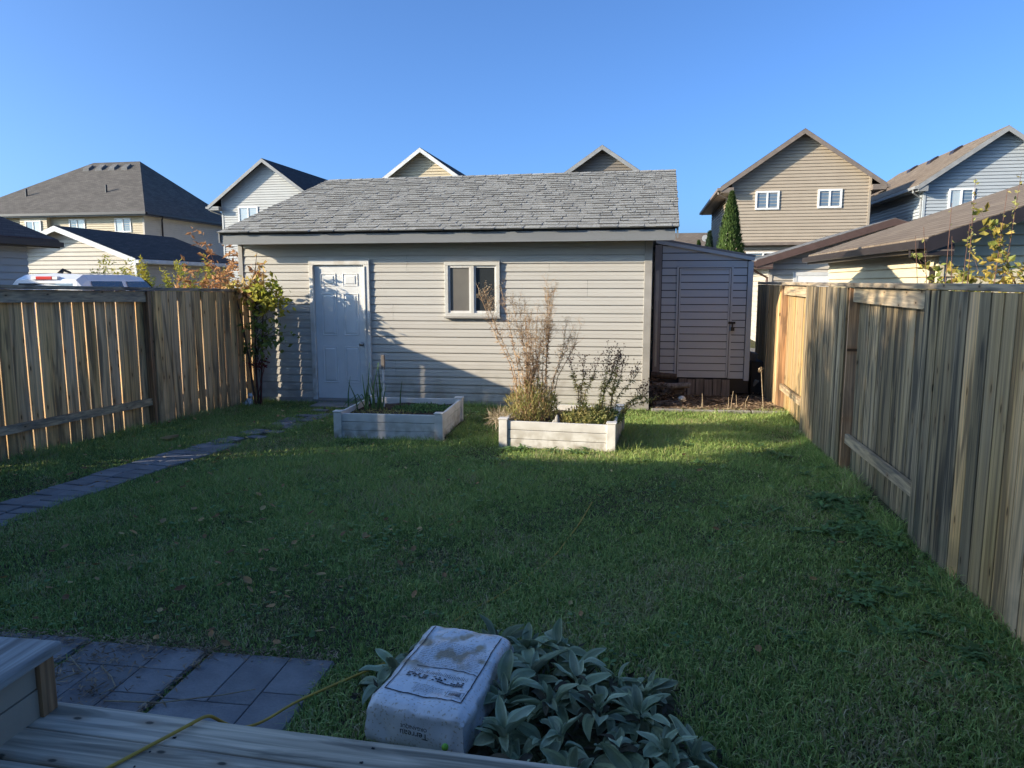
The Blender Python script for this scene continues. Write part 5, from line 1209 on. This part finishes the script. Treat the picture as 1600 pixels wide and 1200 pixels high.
# ------------------------------------------------------------------ grass
def excluded(x,y):
    m=np.zeros(x.shape,bool)
    m|= (x>.52)&(y>10.36)
    m|= y>10.44
    m|= (x<-7.15+.163*y+.0)|(x>1.88+.054*y-.02)
    pcx=np.interp(y,[4.0,5.2,6.2,7.2,8.3,9.4,10.3],[-4.72,-4.66,-4.55,-4.36,-4.12,-4.02,-3.98])
    nzv=np.sin(x*9+y*5)*np.cos(y*7-x*3)
    hw=np.where(y>6.6,.17+.11*nzv,.205+.06*nzv); hole=(np.abs(x-pcx)<hw)
    m|=hole&(y<10.4)&~((y>7)&(nzv>.35))
    sm=(np.abs(x+1.897+.02*np.sin(y*23))<.018)|(np.abs(x+2.527)<.03)|((x<-2.15)&(y<2.9)&(nzv>.55))|((y>3.0)&(nzv>.2)); m|=(x>-3.2)&(x<-1.27)&(y<3.07)&(y>1.8)&~sm
    m|=(x>-3.22)&(x<-1.87)&(y>7.96)&(y<9.3)
    xx=x+1.215; yy=y-7.79; a=R(5.2); lx=xx*math.cos(a)-yy*math.sin(a); ly=xx*math.sin(a)+yy*math.cos(a); m|=(lx>-.02)&(lx<1.3)&(ly>-.02)&(ly<1.3)
    m|=(y<2.04-.058*(x+1))
    m|=(x>-.92)&(x<-.48)&(y>2.46)&(y<3.15)
    m|=(x>-.6)&(x<.3)&(y>2.1)&(y<3.1)
    return m
def patch(x,y,f,s):
    return np.sin(x*f+s)*np.cos(y*f*1.13+s*2.1)+.6*np.sin(x*f*2.3-y*f*1.7+s*3)+.35*np.cos(x*f*5.1+y*f*4.3+s)
def blades(name,n,xr,yr,h,w,dens=None,label='',seg=1):
    x=nrg.uniform(*xr,n); y=nrg.uniform(*yr,n)
    # view frustum cull with margin
    rel=np.degrees(np.arctan2(-x,y))-7.8; keep=(np.abs(rel)<39.5+ (3/np.maximum(y,.5)))&~excluded(x,y)
    pn=patch(x,y,1.1,1.)+.5*patch(x,y,4.,.3)
    keep&= nrg.random(n) < np.clip(.92+.18*pn-(.30*(patch(x,y,2.3,4.)>1.3))-.5*(patch(x,y,6.1,9.)>1.6),.22,1)
    x,y,pn=x[keep],y[keep],pn[keep]; n=len(x)
    th=nrg.uniform(0,2*np.pi,n); lean=nrg.uniform(.2,1.5,n); H=h*nrg.uniform(.4,1.25,n)*(1+.35*np.clip(pn,-1,1))*(1+.5*(patch(x,y,7.,3.)>1.2))
    # longer near edges of beds and fences
    edge=((x-(lfx(y)))<.25)|((rfx(y)-x)<.2)|((np.abs(y-7.9)<.16)&(x>-3.3)&(x<.1))|((np.abs(x+1.8)<.12)&(y>7.9)&(y<9.4))|(np.abs(y-10.4)<.12)|((np.abs(x-.2)<.12)&(y>7.7)&(y<9.1))
    H=np.where(edge,H*nrg.uniform(1.2,2.3,n),H)
    W=w*nrg.uniform(.6,1.3,n)
    dx,dy=np.cos(th),np.sin(th); la=nrg.uniform(0,2*np.pi,n); lx,ly=np.cos(la)*lean*H,np.sin(la)*lean*H
    z0=np.full(n,.0)
    base1=np.stack([x-dx*W/2,y-dy*W/2,z0],1); base2=np.stack([x+dx*W/2,y+dy*W/2,z0],1)
    m1=np.stack([x-dx*W*.4+lx*.35,y-dy*W*.4+ly*.35,H*.62],1); m2=np.stack([x+dx*W*.4+lx*.35,y+dy*W*.4+ly*.35,H*.62],1)
    tip=np.stack([x+lx,y+ly,H*(.98-.38*lean)],1)
    if seg==2:
        V=np.stack([base1,base2,m2,m1,tip],1).reshape(-1,3); k=5
        quads=(np.arange(n)[:,None]*5+np.array([0,1,2,3])).astype(np.int32); tris=(np.arange(n)[:,None]*5+np.array([3,2,4])).astype(np.int32)
        loops=np.concatenate([quads.ravel(),tris.ravel()]); ls=np.concatenate([np.arange(n)*4,n*4+np.arange(n)*3]); nf=2*n
    else:
        V=np.stack([base1,base2,tip],1).reshape(-1,3); loops=np.arange(3*n); ls=np.arange(n)*3; nf=n
    me=bpy.data.meshes.new(name); me.vertices.add(len(V)); me.vertices.foreach_set('co',V.astype(np.float32).ravel())
    me.loops.add(len(loops)); me.loops.foreach_set('vertex_index',loops.astype(np.int32)); me.polygons.add(nf); me.polygons.foreach_set('loop_start',ls.astype(np.int32))
    t=np.clip(.18+.10*pn+nrg.beta(1.3,2.2,n)*.85,0,.86); dry=nrg.random(n)<np.clip(.045+.22*(patch(x,y,1.7,2.)>.75)+.18*(y<4.6)*(patch(x,y,3.1,5.)>.3)+.15*(patch(x,y,5.3,7.)>1.3),0,.55); t=np.where(dry,nrg.uniform(.86,1,n),t)
    if seg==2: t=np.concatenate([t,t])
    a=me.attributes.new('tint','FLOAT','FACE'); a.data.foreach_set('value',t.astype(np.float32))
    me.materials.append(M['grass']); me.update(calc_edges=True); me.validate()
    o=link(name,me); tag(o,label,'grass',kind='stuff'); return o
blades('lawn_grass',210000,(-4.5,2.3),(1.9,5.0),.046,.0062,label='short green lawn in the shaded foreground with straw-coloured blades',seg=2)
blades('lawn_grass',400000,(-6.4,2.6),(5.0,10.45),.05,.009,label='green lawn across the back half of the yard',seg=1)
# low broad leaves (clover, plantain) mixed into the turf
mb=MB()
for i in range(520):
    cx_,cy_=rng.uniform(-4.6,2.0),rng.uniform(3.15,9.8)
    if bool(excluded(np.array([cx_]),np.array([cy_]))[0]) or rng.random()>.45+.5*math.sin(cx_*1.7+cy_)*math.cos(cy_*1.3): continue
    for k in range(rng.randint(5,16)):
        x=cx_+rng.gauss(0,.06); y=cy_+rng.gauss(0,.06); z_=rng.uniform(.025,.055); a=rng.uniform(0,6.28); r_=rng.uniform(.008,.017); tt=rng.random(); tl=rng.uniform(-.4,.4)
        mb.face([(x+math.cos(a+q*1.047)*r_,y+math.sin(a+q*1.047)*r_,z_+math.cos(q*1.047)*r_*tl) for q in range(6)],tt)
tag(mb.build('clover',M['weed']),'low clover and plantain leaves scattered through the shaded turf','clover',kind='stuff')
# soil and leaf litter along the slab edges
mb=MB()
for i in range(1500):
    q=rng.random()
    if q<.4: x,y=rng.uniform(-3.1,-1.25),3.08+rng.gauss(0,.035)
    elif q<.75: x,y=rng.uniform(-2.6,-2.1)+rng.gauss(0,.05),rng.uniform(2.45,3.05)
    elif q<.85: x,y=-1.89+rng.gauss(0,.02),rng.uniform(2.3,3.1)
    else: x,y=rng.uniform(-4.8,-3.6)+rng.gauss(0,.1),rng.uniform(6.5,9.9)
    d=rv(); d.z*=.2; L=rng.uniform(.01,.06); mb.leaf((x,y,.034+rng.random()*.015),d,Vector((0,0,1)),L,rng.uniform(.003,.012),rng.random())
tag(mb.build('litter',M['chip']),'dry grass clippings and crumbs of soil on the paver edges','litter',kind='stuff')
# splash dirt on the garage siding and soil on the pavers
def add_dirt(m,col,zlo,zhi,amt,sc_=5.,lo=.45,hi=.62):
    nt=m.node_tree; N=nt.nodes; Lk=nt.links; b=N['Principled BSDF']; src=b.inputs['Base Color'].links[0].from_socket
    g=N.new('ShaderNodeNewGeometry'); sp=N.new('ShaderNodeSeparateXYZ'); Lk.new(g.outputs['Position'],sp.inputs[0])
    n=N.new('ShaderNodeTexNoise'); n.inputs['Scale'].default_value=sc_; n.inputs['Detail'].default_value=8; Lk.new(g.outputs['Position'],n.inputs['Vector'])
    a=N.new('ShaderNodeMapRange'); a.inputs[1].default_value=lo; a.inputs[2].default_value=hi; a.inputs[4].default_value=amt; Lk.new(n.outputs[0],a.inputs[0])
    c=N.new('ShaderNodeMapRange'); c.inputs[1].default_value=zhi; c.inputs[2].default_value=zlo; Lk.new(sp.outputs[2],c.inputs[0])
    mu=N.new('ShaderNodeMath'); mu.operation='MULTIPLY'; Lk.new(a.outputs[0],mu.inputs[0]); Lk.new(c.outputs[0],mu.inputs[1])
    mx=N.new('ShaderNodeMix'); mx.data_type='RGBA'; Lk.new(mu.outputs[0],mx.inputs[0]); Lk.new(src,mx.inputs[6]); mx.inputs[7].default_value=(*col,1); Lk.new(mx.outputs[2],b.inputs['Base Color'])
add_dirt(M['siding'],(.22,.18,.13),.0,.7,.55); add_dirt(M['siding'],(.33,.30,.26),-9.,2.6,.35,1.6,.5,.7)
add_dirt(M['vinyl'],(.25,.21,.15),.0,.28,.8,8.,.42,.6); add_dirt(M['white_dirty'],(.25,.20,.14),.0,1.0,.6,9.)
add_dirt(M['paver'],(.17,.135,.09),-9.,.2,.85,7.,.44,.60); add_dirt(M['concrete'],(.12,.10,.07),-9.,.2,.6,7.)
add_dirt(M['w_grey'],(.14,.14,.08),.0,.35,.7,6.,.4,.6); add_dirt(M['w_tan'],(.13,.12,.07),.0,.35,.7,6.,.4,.6)
